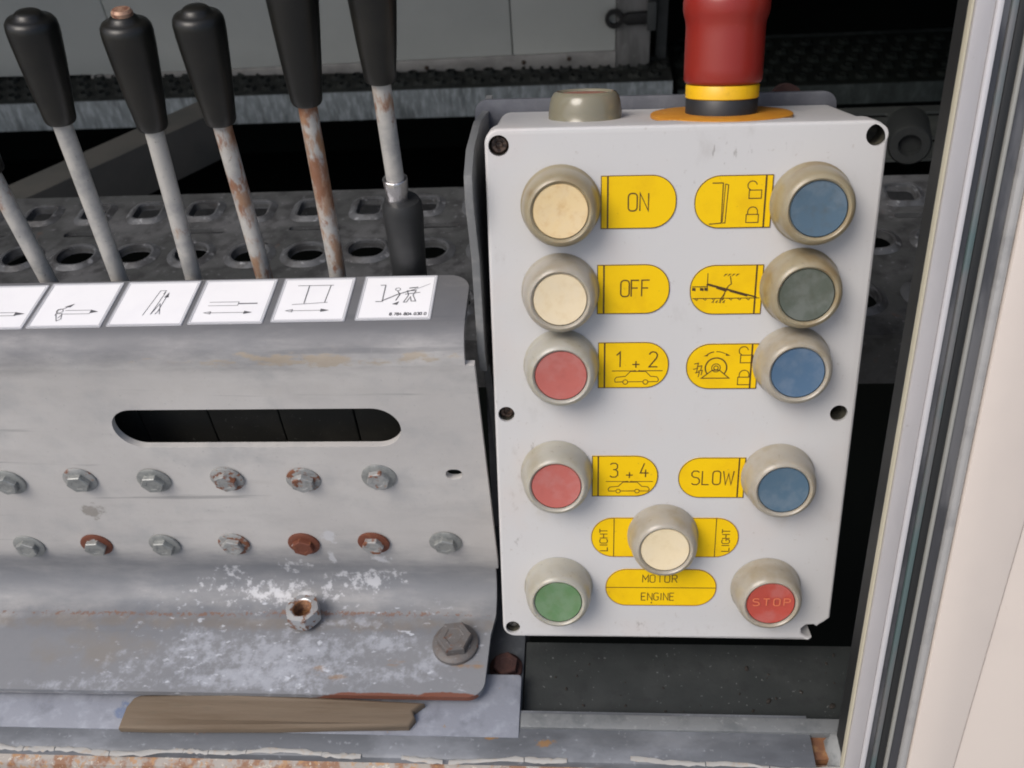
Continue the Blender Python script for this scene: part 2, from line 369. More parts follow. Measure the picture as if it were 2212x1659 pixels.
def p_tilt(g, F, W, H):                      # loading ramp diagram with tilting bed
    q = lambda pts: [(a * W, b * H) for a, b in pts]
    stroke(g, F, q([(.03, .57), (.24, .57)]), LW * .7, LH); stroke(g, F, q([(.24, .84), (.24, .52)]), LW * .7, LH)
    for a in (.06, .17, .23): blot(g, F, q([(a - .03, .49), (a + .02, .48), (a + .02, .54), (a - .03, .55)]), LH)
    blot(g, F, q([(.22, .60), (.93, .33), (.93, .36), (.24, .64)]), LH); blot(g, F, q([(.36, .53), (.50, .46), (.52, .50), (.38, .57)]), LH); blot(g, F, q([(.55, .46), (.80, .355), (.80, .38), (.57, .49)]), LH)
    stroke(g, F, q([(.04, .33), (.97, .33)]), LW * .6, LH)
    for i in range(7): stroke(g, F, q([(.07 + i * .12, .32), (.10 + i * .12, .29), (.12 + i * .12, .33)]), LW * .5, LH)
    stroke(g, F, q([(.55, .78), (.57, .62), (.53, .58), (.47, .40), (.42, .28)]), LW * .7, LH); stroke(g, F, q([(.51, .55), (.46, .30)]), LW * .5, LH)
    for i in range(4): stroke(g, F, q([(.46 + i * .055, .78), (.50 + i * .055, .82), (.47 + i * .055, .81)]), LW * .6, LH); stroke(g, F, q([(.31 + i * .05, .24), (.34 + i * .05, .28), (.33 + i * .05, .23)]), LW * .6, LH)
def p_winch(g, F, W, H):                     # winch drum on its stand, padlocks
    stroke(g, F, [(W * .42 + a, H * .47 + b) for a, b in arc(0, 0, H * .22, -38, 218, 20)], LW * 1.1, LH)
    for r_ in (.09, .045): stroke(g, F, [(W * .42 + a, H * .47 + b) for a, b in circ(0, 0, H * r_, 14)], LW * .7, LH, True)
    stroke(g, F, [(W * .22, H * .24), (W * .61, H * .24), (W * .47, H * .42), (W * .37, H * .42)], LW * .8, LH, True)
    stroke(g, F, [(W * .42 + a, H * .5 + b) for a, b in arc(0, 0, H * .33, 125, 100, 4)], LW * .8, LH); stroke(g, F, [(W * .42 + a, H * .5 + b) for a, b in arc(0, 0, H * .33, 92, 60, 5)], LW * .6, LH)
    blot(g, F, [(W * .24, H * .73), (W * .31, H * .79), (W * .29, H * .73)], LH); blot(g, F, [(W * .61, H * .74), (W * .54, H * .80), (W * .55, H * .74)], LH)
    for i, (a, b) in enumerate(((.11, .56), (.10, .44), (.13, .36), (.16, .50), (.17, .40))): stroke(g, F, [(W * a, H * b), (W * (a + .06), H * (b + .02)), (W * (a + .045), H * (b - .09))], LW * .7, LH)
    lock(g, F, W * .82, H * .09, H * .125, False); lock(g, F, W * .84, H * .58, H * .125, True)
lab(1298, 1461, 378, 493, 'R', p_on); lab(1290, 1446, 571, 677, 'R', p_off); lab(1292, 1444, 739, 837, 'R', p_12); lab(1279, 1421, 984, 1071, 'R', p_34)
lab(1500, 1667, 378, 492, 'L', p_ramp); lab(1490, 1646, 572, 678, 'L', p_tilt); lab(1482, 1636, 742, 839, 'L', p_winch); lab(1465, 1608, 988, 1074, 'L', p_slow)
def p_light(g, F, W, H):
    stroke(g, F, [(.155 * W, .0002), (.155 * W, H - .0002)], LW * .7, LH)
    text(g, F, 'LICHT', .085 * W, H * .47, H * .17, LW * .8, LH, math.pi / 2, adv=.62, sx=1.25)
def p_light_en(g, F, W, H):
    stroke(g, F, [(.845 * W, .0002), (.845 * W, H - .0002)], LW * .7, LH); text(g, F, 'LIGHT', .915 * W, H * .47, H * .17, LW * .8, LH, math.pi / 2, adv=.62, sx=1.25)
def p_motor(g, F, W, H):
    stroke(g, F, [(.0003, H * .5), (W - .0003, H * .5)], LW * .7, LH)
    text(g, F, 'MOTOR', W * .49, H * .745, H * .20, LW * .8, LH, adv=.74, sx=1.15); text(g, F, 'ENGINE', W * .49, H * .25, H * .20, LW * .8, LH, adv=.66, sx=1.1)
    blot(g, F, circ(W * .42, H * .08, .0004, 8), LH)
lab(1277, 1595, 1118, 1202, 'both', (p_light, p_light_en)); lab(1308, 1547, 1229, 1307, 'both', p_motor)

# ---- push buttons under silicone boots
def boot_mat(name, col, dirt, off):
    return Mat(name, col, .32, 0, .5).nl(dirt, 55, .44, .72, .6, off=off).nl(lin(96, 86, 66), 300, .62, .72, .3, off=off).sss(.35, (.004, .003, .0018)).bump(500, .00008, .3).coat(.12).done()
boot_a = boot_mat('grey_silicone_boot', lin(160, 154, 142), lin(134, 120, 92), 0)
boot_b = boot_mat('yellowed_silicone_boot', lin(148, 138, 114), lin(122, 98, 58), 4)
boot_c = boot_mat('clear_grey_silicone_boot', lin(164, 161, 150), lin(142, 132, 108), 9)
def cap_mat(name, col, stain, c):
    pale = tuple(min(1.0, q * .82 + .09) for q in col[:3]) + (1,)
    return Mat(name, col, .30, 0, .45).nl(pale, 95, .44, .66, .55, off=c.x * 90).nl(stain, 260, .45, .75, .35).nr(stain, 220, (c, (.008, .008, .008)), .35, .45, wd=.35).done()
BUT = [  # px centre of the cap, cap colour, stain, boot, label
 (1211, 457, (218, 194, 148), (186, 144, 90), boot_b, 'cream capped push button beside ON label'), (1210, 648, (218, 202, 170), (200, 176, 134), boot_a, 'cream capped push button beside OFF label'),
 (1212, 812, (174, 96, 88), (156, 84, 78), boot_c, 'red capped push button beside 1 + 2 label'), (1202, 1051, (178, 98, 90), (164, 88, 82), boot_c, 'red capped push button beside 3 + 4 label'),
 (1206, 1301, (92, 126, 86), (100, 118, 80), boot_c, 'green capped push button in lower left corner'), (1769, 452, (78, 99, 115), (80, 84, 82), boot_b, 'blue capped push button below screw hole'),
 (1743, 638, (84, 90, 80), (74, 74, 60), boot_b, 'dirty grey green capped push button'), (1724, 806, (76, 102, 128), (94, 112, 130), boot_a, 'blue capped push button beside winch label'),
 (1693, 1059, (76, 100, 118), (92, 108, 120), boot_a, 'blue capped push button beside SLOW label'), (1437, 1188, (222, 206, 172), (204, 184, 144), boot_a, 'cream capped light push button in the middle'),
 (1665, 1304, (172, 72, 60), (146, 66, 54), boot_a, 'red STOP push button')]
PROF = [(.0166, 0), (.0166, .0012), (.0160, .0018), (.0158, .006), (.0153, .0095), (.0145, .0122), (.0133, .0139), (.0123, .0143), (.0117, .0139), (.0113, .0131)]
def boot_and_cap(Fb, parent, bm, cm, s=1.0):
    b = MB(); lathe(b, Fb, [(r * s, h) for r, h in PROF], 48, True, False); bo = mk('rubber_boot', b, bm, parent, 50)
    c = MB(); lathe(c, Fb, [(.0114 * s, .0095), (.0113 * s, .0128), (.0108 * s, .0133), (.0085 * s, .0131), (.005 * s, .0128), (.0015 * s, .0127)], 40, False, True)
    return bo, mk('button_cap', c, cm, parent, 50)
for i, (px, py, col, stn, bm, lb) in enumerate(BUT):
    u, v = uv(px, py, .0133); Fb = FB.at(u, v, .0002)
    cm = cap_mat('button_cap_%s' % ''.join(chr(97 + int(d)) for d in str(i)), lin(*col), lin(*stn), Fb(0, 0, .012))
    e = bpy.data.objects.new('push_button', None); COL.objects.link(e); e.empty_display_size = .01; e.parent = box_t
    e.location = Fb.o + V((0, 0, CAMZ)) - V(box_t['base']); e['base'] = tuple(Fb.o + V((0, 0, CAMZ))); e['label'] = lb
    bo, co = boot_and_cap(Fb, e, bm, cm)
    if 'STOP' in lb:
        g = MB(); text(g, Fb, 'STOP', .0003, .001, .0038, .0006, .01335, adv=.84, sx=1.5); mk('lettering', g, Mat('worn_pale_print', lin(206, 112, 78), .6).done(), e, 0)
# ---- on the top face: a booted button and the emergency stop
FTOP = Fr(FB(0, BH, 0), FB.x, FB.z, FB.y)      # u right, out of the panel, up
e = bpy.data.objects.new('push_button', None); COL.objects.link(e); e.parent = box_t; Fb = FTOP.at(.0415, -.043, -.0042)
e.location = Fb.o + V((0, 0, CAMZ)) - V(box_t['base']); e['base'] = tuple(Fb.o + V((0, 0, CAMZ))); e['label'] = 'push button with dull red cap on the top face'
boot_and_cap(Fb, e, Mat('brown_topped_silicone_boot', lin(126, 122, 104), .2, 0, .6).nr(lin(124, 92, 76), 40, (Fb(0, 0, .0135), (.030, .010, .0042)), .75, .85, wd=.3).nr(lin(74, 72, 58), 40, (Fb(0, 0, .0030), (.030, .030, .0030)), .75, .8, wd=.3).sss(.2, (.003, .002, .0012)).done(), cap_mat('button_cap_dull_red', lin(150, 84, 70), lin(120, 84, 60), Fb(0, 0, .012)), 1.02)
red = Mat('red_plastic_mushroom', lin(136, 42, 33), .34).nl(lin(140, 26, 26), 40, .4, .7, .4).nl(lin(196, 96, 90), 350, .66, .76, .2).sss(.1, (.004, .001, .001)).bump(600, .00008, .3).done()
yel = Mat('yellow_plastic_ring', lin(222, 176, 24), .4).nl(lin(180, 140, 30), 200, .5, .7, .4).done()
blk = Mat('black_plastic_collar', (.022, .023, .025, 1), .45).done()
orn = Mat('faded_orange_legend_disc', lin(190, 130, 40), .5).nl(lin(176, 112, 34), 120, .4, .65, .6).nl(lin(214, 180, 90), 300, .6, .7, .5).done()
es = bpy.data.objects.new('emergency_stop', None); COL.objects.link(es); es.parent = box_t; Fe = FTOP.at(.0995, -.0345, -.001)
es.location = Fe.o + V((0, 0, CAMZ)) - V(box_t['base']); es['base'] = tuple(Fe.o + V((0, 0, CAMZ))); es['label'] = 'red emergency stop mushroom with yellow ring'
b = MB(); lathe(b, Fe, [(.0300, 0), (.0300, .0012), (.0294, .0016), (.014, .0016)], 64); mk('legend_disc', b, orn, es)
b = MB(); lathe(b, Fe, [(.0152, .0014), (.0152, .0072), (.0148, .0078)], 48); mk('collar', b, blk, es)
b = MB(); lathe(b, Fe, [(.0150, .0078), (.0154, .0081), (.0154, .0128), (.015, .0134)], 48); mk('yellow_ring', b, yel, es)
b = MB(); lathe(b, Fe, [(0.01432, .0134), (0.01566, .0139), (0.01633, .0152), (0.01643, .020), (0.01633, .033), (0.01633, .036), (0.01662, .0385), (0.01729, .0405), (0.01767, .0425), (0.01776, .0455), (0.01738, .0475), (0.01643, .0492), (0.01337, .0503), (0.00573, .0507)], 56); mk('mushroom_head', b, red, es, 50)

# ================================================================== galvanised cover plate with its bolts and stickers
YP, ZF = 0.300, -0.430                        # upright face of the plate, top of its foot
RB, RF = .014, .018                           # bend radii
ZB = -0.265                                   # where the face starts to bend back into the top flange
XL, XR = -0.62, -0.0495
rust_reg = [(atZ(850, 1500, ZF), (.062, .006, .02)), (atZ(960, 1500, ZF), (.035, .007, .02))]
gp = Mat('weathered_galvanised_plate', (.50, .485, .47, 1), .54, .12, .4).nl((.58, .565, .545, 1), 14, .35, .7, .8).nl((.47, .455, .44, 1), 26, .56, .64, .5, off=21, stretch=(.25, 1, 1)).nl((.24, .24, .24, 1), 70, .62, .68, .55, off=31, stretch=(.06, 1, 1.2)).nl((.52, .51, .50, 1), 330, .66, .70, .55, off=41, stretch=(.5, .1, .12)).nl((.37, .375, .38, 1), 30, .48, .72, .55, off=3) \
    .nl((.48, .46, .44, 1), 160, .52, .7, .35).nl((.22, .22, .23, 1), 500, .62, .72, .4)
gp.nr((.105, .117, .137, 1), 45, (V((-.30, YP - .008, ZF + .011)), (2.5, .040, .040)), .80, .84, off=12, stretch=(.3, 1, 1), wd=.85, lo=.48)  # blocked sky over the bottom bend painted in as dark blue grey
gp.nr((.105, .11, .123, 1), 60, (V((-.30, YP + .022, ZB + .018)), (2.5, .075, .032)), .98, .86, off=15, stretch=(.3, 1, 1), wd=.85, lo=.52)  # dark reflection on top bend and flange put into the colour
gp.nr((.50, .48, .45, 1), 40, (V((-.22, YP, ZB - .014)), (.5, .02, .018)), .36, .4, off=17, wd=.4)
gp.nr((.36, .29, .20, 1), 160, (V((-.12, YP + .002, ZB + .004)), (.13, .03, .008)), .36, .6, off=3, stretch=(.35, 1, 1))
gp.nr((.16, .14, .11, 1), 120, (atY(205, 1105, YP), (.014, .02, .016)), .36, .55, off=1)
for (a, b_, sx, k_) in ((600, 1275, .10, .30), (790, 1262, .04, .38), (702, 1178, .011, .38), (712, 1222, .0045, .46), (820, 1222, .012, .38), (500, 1250, .02, .34), (640, 1240, .03, .32)):
    gp.nr((.60, .61, .64, 1), 190, (atY(a, b_, YP - .006), (sx, .03, .013)), k_, .6, off=a * .01, wd=.14)
gp.nr((.138, .15, .172, 1), 35, (atZ(560, 1430, ZF), (2.0, .055, .012)), .9, .82, off=51, wd=.4)  # foot's darker, bluish reflection painted into the colour
gp.nr((.19, .165, .14, 1), 120, (atZ(500, 1345, ZF), (1.2, .011, .012)), .5, .6, off=71, wd=.4)
gp.nr((.21, .19, .165, 1), 60, (atZ(200, 1400, ZF), (.07, .03, .012)), .5, .6, off=73, wd=.4)
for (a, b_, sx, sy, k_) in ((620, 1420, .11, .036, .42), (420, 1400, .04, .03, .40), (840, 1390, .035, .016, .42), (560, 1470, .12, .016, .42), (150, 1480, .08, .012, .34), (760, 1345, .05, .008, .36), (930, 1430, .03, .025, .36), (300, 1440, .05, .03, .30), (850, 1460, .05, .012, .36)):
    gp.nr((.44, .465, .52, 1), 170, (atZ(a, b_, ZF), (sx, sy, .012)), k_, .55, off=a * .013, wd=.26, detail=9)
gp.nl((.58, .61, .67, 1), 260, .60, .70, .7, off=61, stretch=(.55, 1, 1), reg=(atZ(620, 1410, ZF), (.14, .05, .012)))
for (a, b_, sx, sy) in ((690, 1450, .016, .004), (1000, 1440, .018, .006), (860, 1430, .018, .004), (730, 1465, .01, .003)):
    gp.nr((.27, .165, .08, 1), 230, (atZ(a, b_, ZF), (sx * 1.1, sy * 1.6, .02)), .34, .75, off=b_ * .01, stretch=(.35, 1, 1), wd=.22)
for rg in rust_reg: gp.nr((.17, .06, .035, 1), 110, (rg[0] + V((0, -.0005, -.004)), (rg[1][0], .0034, .008)), 1.0, .95, off=2, stretch=(.5, 1, 1))
gp.nr((.20, .12, .09, 1), 420, (atZ(300, 1325, ZF), (.18, .004, .006)), .30, .9, off=6)
gp.nr((.20, .12, .09, 1), 420, (atZ(760, 1325, ZF), (.16, .004, .006)), .30, .9, off=7)
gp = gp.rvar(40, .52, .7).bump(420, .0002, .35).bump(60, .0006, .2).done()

plate = thing('cover_plate', 'bent galvanised steel cover plate with slot, two bolt rows and pictogram stickers', 'cover plate', V((-.2, .26, ZF)))
T = .0035
FP = Fr((0, YP, 0), (1, 0, 0), (0, 0, 1), (0, -1, 0))        # upright face: x, z, out
pm = MB()
sl0, sl1 = atY(244, 925, YP), atY(866, 925, YP); st, sb = atY(560, 884, YP).z, atY(560, 966, YP).z
r_ = (st - sb) / 2
slot = rr(sl0.x, sb, sl1.x, st, r_ * .995, 10)
hp = atY(981, 1025, YP); small = rr(hp.x - .0042, hp.z - .0036, hp.x + .0042, hp.z + .0036, .0034, 5)
prism(pm, FP, [(XL, ZF + RF), (XR + .0005, ZF + RF), (XR + .0005, ZB), (XL, ZB)], [slot, small], -T, 0)
def bend(c_y, c_z, r0, r1, a0, a1, n=10):
    prof = [V((0, c_y + r1 * math.cos(a0 + (a1 - a0) * i / n), c_z + r1 * math.sin(a0 + (a1 - a0) * i / n))) for i in range(n + 1)]
    prof += [V((0, c_y + r0 * math.cos(a1 + (a0 - a1) * i / n), c_z + r0 * math.sin(a1 + (a0 - a1) * i / n))) for i in range(n + 1)]
    return prof
xr2 = XR - .0035                               # the top bend stops short of the side flange (relief notch)
TILT = math.radians(2.0)
solid_sweep(pm, bend(YP + RB, ZB, RB - T, RB, math.pi, math.pi / 2 + TILT), V((XL, 0, 0)), V((xr2, 0, 0)))
solid_sweep(pm, bend(YP - RF, ZF + RF, RF, RF + T, 0, -math.pi / 2), V((XL, 0, 0)), V((XR - .001, 0, 0)))
fo = V((0, YP + RB + RB * math.cos(math.pi / 2 + TILT), ZB + RB * math.sin(math.pi / 2 + TILT)))
FS = Fr(fo, (1, 0, 0), (0, math.cos(TILT), math.sin(TILT)), (0, -math.sin(TILT), math.cos(TILT)))    # top flange: x, back, up
def fl(px, py): p = atP(px, py, fo, FS.z) - fo; return p.x, p.dot(FS.y)
depth = fl(500, 602)[1]
prism(pm, FS, rr(XL, 0, xr2, depth, (0, 0, .010, 0), 8), (), -T, 0, .0006, 2)
FF = Fr((0, YP - RF, ZF), (1, 0, 0), (0, -1, 0), (0, 0, 1))                                          # foot: x, forward, up
fd = (YP - RF) - atZ(500, 1497, ZF).y
footpoly = [(XL, 0), (XL, fd)] + [(x, y) for x, y in reversed(rr(XL, 0, XR - .004, fd, (0, 0, .009, 0), 8)) if x > XL + .01 and y > .01] + [(XR - .003, .012), (XR - .001, 0)]
footpoly = footpoly[::-1]
prism(pm, Fr(FF.o, FF.x, FF.y, FF.z), footpoly if sum((footpoly[i - 1][0] * footpoly[i][1] - footpoly[i][0] * footpoly[i - 1][1]) for i in range(len(footpoly))) > 0 else footpoly[::-1], (), -T, 0)
# x, forward, up is a left handed frame: flip so that the normals face out
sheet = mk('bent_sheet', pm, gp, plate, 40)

zinc = Mat('dull_zinc_bolt', (.30, .31, .30, 1), .42, .45).nl((.20, .21, .21, 1), 300, .45, .65, .7).nl((.42, .42, .42, 1), 700, .6, .7, .5).bump(900, .0001, .4).done()
def rusty(name, lo, off, dark=False):
    c0 = (.155, .05, .028, 1) if dark else (.19, .075, .04, 1)
    return Mat(name, (.31, .315, .31, 1), .6, .25).nl((.20, .21, .21, 1), 300, .45, .65, .7).nl(c0, 170, lo, lo + .08, 1, off=off).nl((.30, .13, .05, 1), 420, .58, .7, .5, off=off).bump(700, .0002, .5).done()
rust_some = rusty('zinc_with_rust_spots', .53, 11); rust_half = rusty('half_rusted_zinc', .48, 23); rust_all = rusty('rusted_red_brown', .30, 5, True)
def flange_bolt(c, nrm, wm, hm, lb, rw=.0086, af=.0060, hw=.0013, hh=.0030, rot=.3, parent=None, tilt=(0, 0)):
    e = bpy.data.objects.new('flange_bolt', None); COL.objects.link(e); e.parent = parent; e.location = c + V((0, 0, CAMZ)) - V(parent['base']); e['base'] = tuple(c + V((0, 0, CAMZ))); e.empty_display_size = .01
    if lb: e['label'] = lb
    f = frz(c, V(nrm) + V((tilt[0], 0, tilt[1])), (math.cos(rot), 0, math.sin(rot)) if abs(nrm[2]) < .5 else (math.cos(rot), math.sin(rot), 0))
    b = MB(); lathe(b, f, [(rw, .0001), (rw, hw * .7), (rw * .93, hw), (rw * .62, hw * 1.25)], 28); mk('washer_flange', b, wm, e, 40)
    h = MB(); lathe(h, f, [(af, hw), (af, hw + hh * .86), (af * .93, hw + hh), (af * .55, hw + hh), (af * .5, hw + hh * .94)], 6); mk('hex_head', h, hm, e, 25)
    return e
G0, S1, S2, A1 = zinc, rust_some, rust_half, rust_all
ROW1 = [((18, 1045), G0, G0, None), ((172, 1040), S1, G0, 'bolt with rust on the washer rim'), ((332, 1041), G0, G0, None), ((490, 1038), S2, S1, 'bolt with half rusted washer'), ((655, 1040), S2, S1, 'bolt with rust down its side'), ((818, 1034), G0, S1, 'bolt with one rust spot')]
ROW2 = [((62, 1183), G0, G0, None), ((208, 1180), A1, G0, 'bolt with brown rusted washer and clean head'), ((355, 1180), G0, G0, None), ((505, 1178), S2, S1, 'bolt with patchy rust'), ((656, 1178), A1, A1, 'fully rusted bolt'), ((807, 1176), A1, S2, 'rusted bolt with pale flakes'), ((962, 1175), G0, G0, None)]
for q in ROW1 + ROW2:
    c = atY(q[0][0], q[0][1] - 1, YP - .0012); c.y = YP
    flange_bolt(c, (0, -1, 0), q[1], q[2], q[3], rot=random.uniform(0, 1), parent=plate, tilt=(random.uniform(-.05, .05), random.uniform(-.05, .05)))
grub = Mat('dirty_grey_bolt', (.125, .118, .115, 1), .6, .25).nl((.12, .10, .09, 1), 260, .45, .62, .8).nl((.26, .255, .26, 1), 500, .6, .7, .6).nl((.14, .06, .035, 1), 200, .62, .7, .8).bump(600, .0003, .5).done()
c = atZ(984, 1391, ZF + .001); c.z = ZF
flange_bolt(c, (0, 0, 1), grub, grub, 'large dirty hex bolt on the foot', .0122, .0094, .0030, .0060, .15, plate)
# stickers
stick = Mat('white_pictogram_sticker', (.90, .90, .92, 1), .32).nl((.85, .85, .88, 1), 60, .45, .7, .5).done()
edge = Mat('clear_sticker_border', (.42, .43, .46, 1), .3).done()
pink = Mat('faded_grey_print', (.10, .10, .11, 1), .5).done()
STK = [((-52, 103), (-110, 50), 619, 712, 'sticker cut by the picture edge with arrow'), ((115, 270), (58, 215), 613.5, 708, 'boom sticker with small curved arrow'), ((282, 437), (228, 390), 610, 704, 'sticker of leaning boom with arrow'),
       ((450, 600), (402, 567), 606, 700, 'sticker of telescopic arm with double arrow'), ((620, 768), (581, 745), 602.5, 695, 'sticker of sliding frame with double arrow'), ((790, 943), (767, 933), 597.5, 691, 'sticker of crank figure with part number')]
def d_arrow(g, F, W, x0, x1, y):
    stroke(g, F, [(x0, y), (x1, y)], .0003, LH)
    blot(g, F, [(x1 + .0005, y), (x1 - .0035, y + .0011), (x1 - .0035, y - .0011)], LH)
    stroke(g, F, [(x0 - .002, y), (x0 + .001, y + .0009), (x0 + .001, y - .0009)], .0003, LH, True)
def s0(g, F, W, H):
    q = lambda pts: [(a * W, b * H) for a, b in pts]
    stroke(g, F, q([(.1, .36), (.80, .36)]), .0003, LH); stroke(g, F, q([(.1, .29), (.80, .29)]), .0003, LH); blot(g, F, q([(.92, .33), (.78, .37), (.78, .29)]), LH)
def s1(g, F, W, H):
    q = lambda pts: [(a * W, b * H) for a, b in pts]
    stroke(g, F, q([(.40, .37), (.76, .37)]), .0003, LH); stroke(g, F, q([(.38, .29), (.76, .29)]), .0003, LH); blot(g, F, q([(.86, .335), (.75, .38), (.75, .30)]), LH)
    blot(g, F, q([(.36, .45), (.48, .52), (.44, .44)]), LH); stroke(g, F, q([(.30, .26), (.30, .38), (.38, .42), (.43, .47)]), .0003, LH)
    stroke(g, F, q([(.30, .30), (.36, .14), (.41, .18), (.38, .30)]), .0003, LH, True); stroke(g, F, q(circ(.33, .36, .045, 10)), .0003, LH, True); stroke(g, F, q([(.36, .20), (.39, .28)]), .0003, LH)
def s2(g, F, W, H):
    q = lambda pts: [(a * W, b * H) for a, b in pts]
    stroke(g, F, q([(.42, .22), (.50, .78), (.58, .78), (.56, .70)]), .0003, LH); stroke(g, F, q([(.58, .74), (.52, .24)]), .0003, LH)
    stroke(g, F, q([(.62, .64), (.60, .30)]), .0003, LH); blot(g, F, q([(.63, .74), (.595, .62), (.65, .62)]), LH)
    stroke(g, F, q([(.52, .24), (.58, .48), (.64, .24)]), .0003, LH); stroke(g, F, q([(.58, .24), (.61, .34)]), .0003, LH)
def s3(g, F, W, H):
    q = lambda pts: [(a * W, b * H) for a, b in pts]
    stroke(g, F, q([(.18, .48), (.58, .48), (.58, .40), (.18, .40)]), .0003, LH); stroke(g, F, q([(.58, .44), (.84, .44)]), .0007, LH); d_arrow(g, F, W, W * .22, W * .80, H * .24)
def s4(g, F, W, H):
    q = lambda pts: [(a * W, b * H) for a, b in pts]
    stroke(g, F, q([(.22, .82), (.72, .82)]), .0003, LH); stroke(g, F, q([(.38, .82), (.38, .40)]), .0004, LH); stroke(g, F, q([(.68, .82), (.66, .42)]), .0004, LH); stroke(g, F, q([(.22, .38), (.70, .42)]), .0003, LH); d_arrow(g, F, W, W * .22, W * .74, H * .24)
def s5(g, F, W, H):
    q = lambda pts: [(a * W, b * H) for a, b in pts]
    stroke(g, F, q([(.24, .78), (.31, .78), (.31, .40), (.22, .40)]), .0004, LH); stroke(g, F, q([(.31, .42), (.50, .56), (.74, .68)]), .0005, LH); stroke(g, F, q([(.74, .68), (.92, .80)]), .0002, LH)
    stroke(g, F, q(circ(.49, .68, .035, 8)), .0003, LH, True); stroke(g, F, q([(.49, .64), (.53, .56), (.49, .42)]), .0005, LH); blot(g, F, q([(.45, .34), (.54, .40), (.52, .32)]), LH)
    stroke(g, F, q([(.62, .64), (.74, .64), (.71, .54), (.76, .40), (.70, .40), (.68, .50), (.64, .38), (.60, .38), (.65, .54)]), .0004, LH, True); stroke(g, F, q([(.60, .56), (.80, .60)]), .0004, LH); stroke(g, F, q([(.64, .70), (.76, .72)]), .0006, LH)
    text(g, F, '8.784.804.030.0', W * .72, H * .115, H * .055, .0004, LH, adv=.74)
for i, (tx, bx_, ty, by, lb) in enumerate(STK):
    ym = (ty + by) / 2
    x0 = (fl(tx[0], ty)[0] + fl(bx_[0], by)[0]) / 2; x1 = (fl(tx[1], ty)[0] + fl(bx_[1], by)[0]) / 2; xm = (sum(tx) + sum(bx_)) / 4
    y0, y1 = fl(xm, by)[1], fl(xm, ty)[1]; W_, H_ = x1 - x0, y1 - y0
    F = FS.at(x0, y0, 0); b = MB(); prism(b, F, rr(0, 0, W_, H_, .0006, 2), (), .00004, .0003)
    o = mk('pictogram_sticker', b, stick, plate, 0, label=lb)
    g = MB(); stroke(g, F, rr(.0003, .0003, W_ - .0003, H_ - .0003, .0003, 2), .0006, .00033, True); stroke(g, F, rr(.0011, .0011, W_ - .0011, H_ - .0011, .0004, 2), .0003, .00033, True); mk('border_line', g, edge, o, 0)
    g = MB(); (s0, s1, s2, s3, s4, s5)[i](g, F, W_, H_); mk('pictogram', g, pink, o, 0)

# ---- loose nut and wood splinter lying on the plate
nut_m = Mat('zinc_nut_with_rust', (.42, .43, .44, 1), .35, .5).nl((.22, .10, .05, 1), 260, .52, .6, .9).bump(700, .0001, .4).done()
nut_in = Mat('rusty_thread', (.26, .12, .05, 1), .6, .2).nl((.14, .06, .03, 1), 600, .45, .6).done()
nb = atZ(663, 1336, ZF); nb.z = ZF + .0016
fn = frz(nb + V((0, -.001, .0012)), (-.05, .05, 1), (1, .35, 0))
nut = thing('loose_nut', 'loose zinc hex nut with rusty thread lying in the bend of the plate', 'nut', nb)
b = MB(); r6 = .0098; n6 = 24
def hexr(a, r=r6): a = (a + math.pi / 6) % (math.pi / 3) - math.pi / 6; return r * math.cos(math.pi / 6) / math.cos(a)
rings = []
for (k_, h_) in ((.93, 0), (1, .0012), (1, .0070), (.95, .0082)):
    rings.append([fn(min(hexr(2 * math.pi * i / n6), r6 * k_) * math.cos(2 * math.pi * i / n6), min(hexr(2 * math.pi * i / n6), r6 * k_) * math.sin(2 * math.pi * i / n6), h_) for i in range(n6)])
rings.append([fn(.0060 * math.cos(2 * math.pi * i / n6), .0060 * math.sin(2 * math.pi * i / n6), .0086) for i in range(n6)])
rings.append([fn(.0054 * math.cos(2 * math.pi * i / n6), .0054 * math.sin(2 * math.pi * i / n6), .0082) for i in range(n6)])
vs = [p for rg in rings for p in rg]; fs = [(k_ * n6 + i, k_ * n6 + (i + 1) % n6, (k_ + 1) * n6 + (i + 1) % n6, (k_ + 1) * n6 + i) for k_ in range(len(rings) - 1) for i in range(n6)]
b.add(vs, fs); mk('nut_body', b, nut_m, nut, 25)
b = MB(); pr = []
for i in range(9): pr += [(.0053, .0082 - i * .0009), (.0048, .0078 - i * .0009)]
lathe(b, fn, pr, 24, False, True); mk('thread', b, nut_in, nut, 0)

wood_m = Mat('weathered_wood', (.15, .113, .078, 1), .8).nl((.10, .068, .04, 1), 26, .42, .72, .6, stretch=(.5, 4, 4)).nl((.17, .135, .095, 1), 40, .55, .75, .4, stretch=(.6, 8, 8), off=2).nl((.12, .10, .07, 1), 300, .55, .7, .4, stretch=(.3, 1, 1)).bump(60, .0006, .5, stretch=(.6, 7, 7)).done()
ZT = -.4385                                   # top of the angle strip under the foot
wp = [(285, 1500), (268, 1520), (258, 1545), (250, 1566), (330, 1568), (600, 1568), (760, 1566), (880, 1563), (895, 1545), (890, 1530), (915, 1512), (700, 1502), (500, 1494), (300, 1494)]
top = [atZ(x, y, ZT + .0075) for x, y in wp]; 
b = MB(); Fw = Fr((0, 0, ZT + .0006), (1, 0, 0), (0, 1, 0), (0, 0, 1)); op = [(p.x, p.y) for p in top]
prism(b, Fw, op, (), 0, .0050, .0014, 2)
for p in b.v: p.z += .0007 * math.sin(p.x * 90) + .0012 * (p.x + .13) * 4
for p in b.v: p.z = max(p.z, ZT + .0003)
tag(mk('wood_splinter', b, wood_m, None, 50), 'brown weathered wood splinter wedged below the front edge of the plate foot', 'piece of wood')

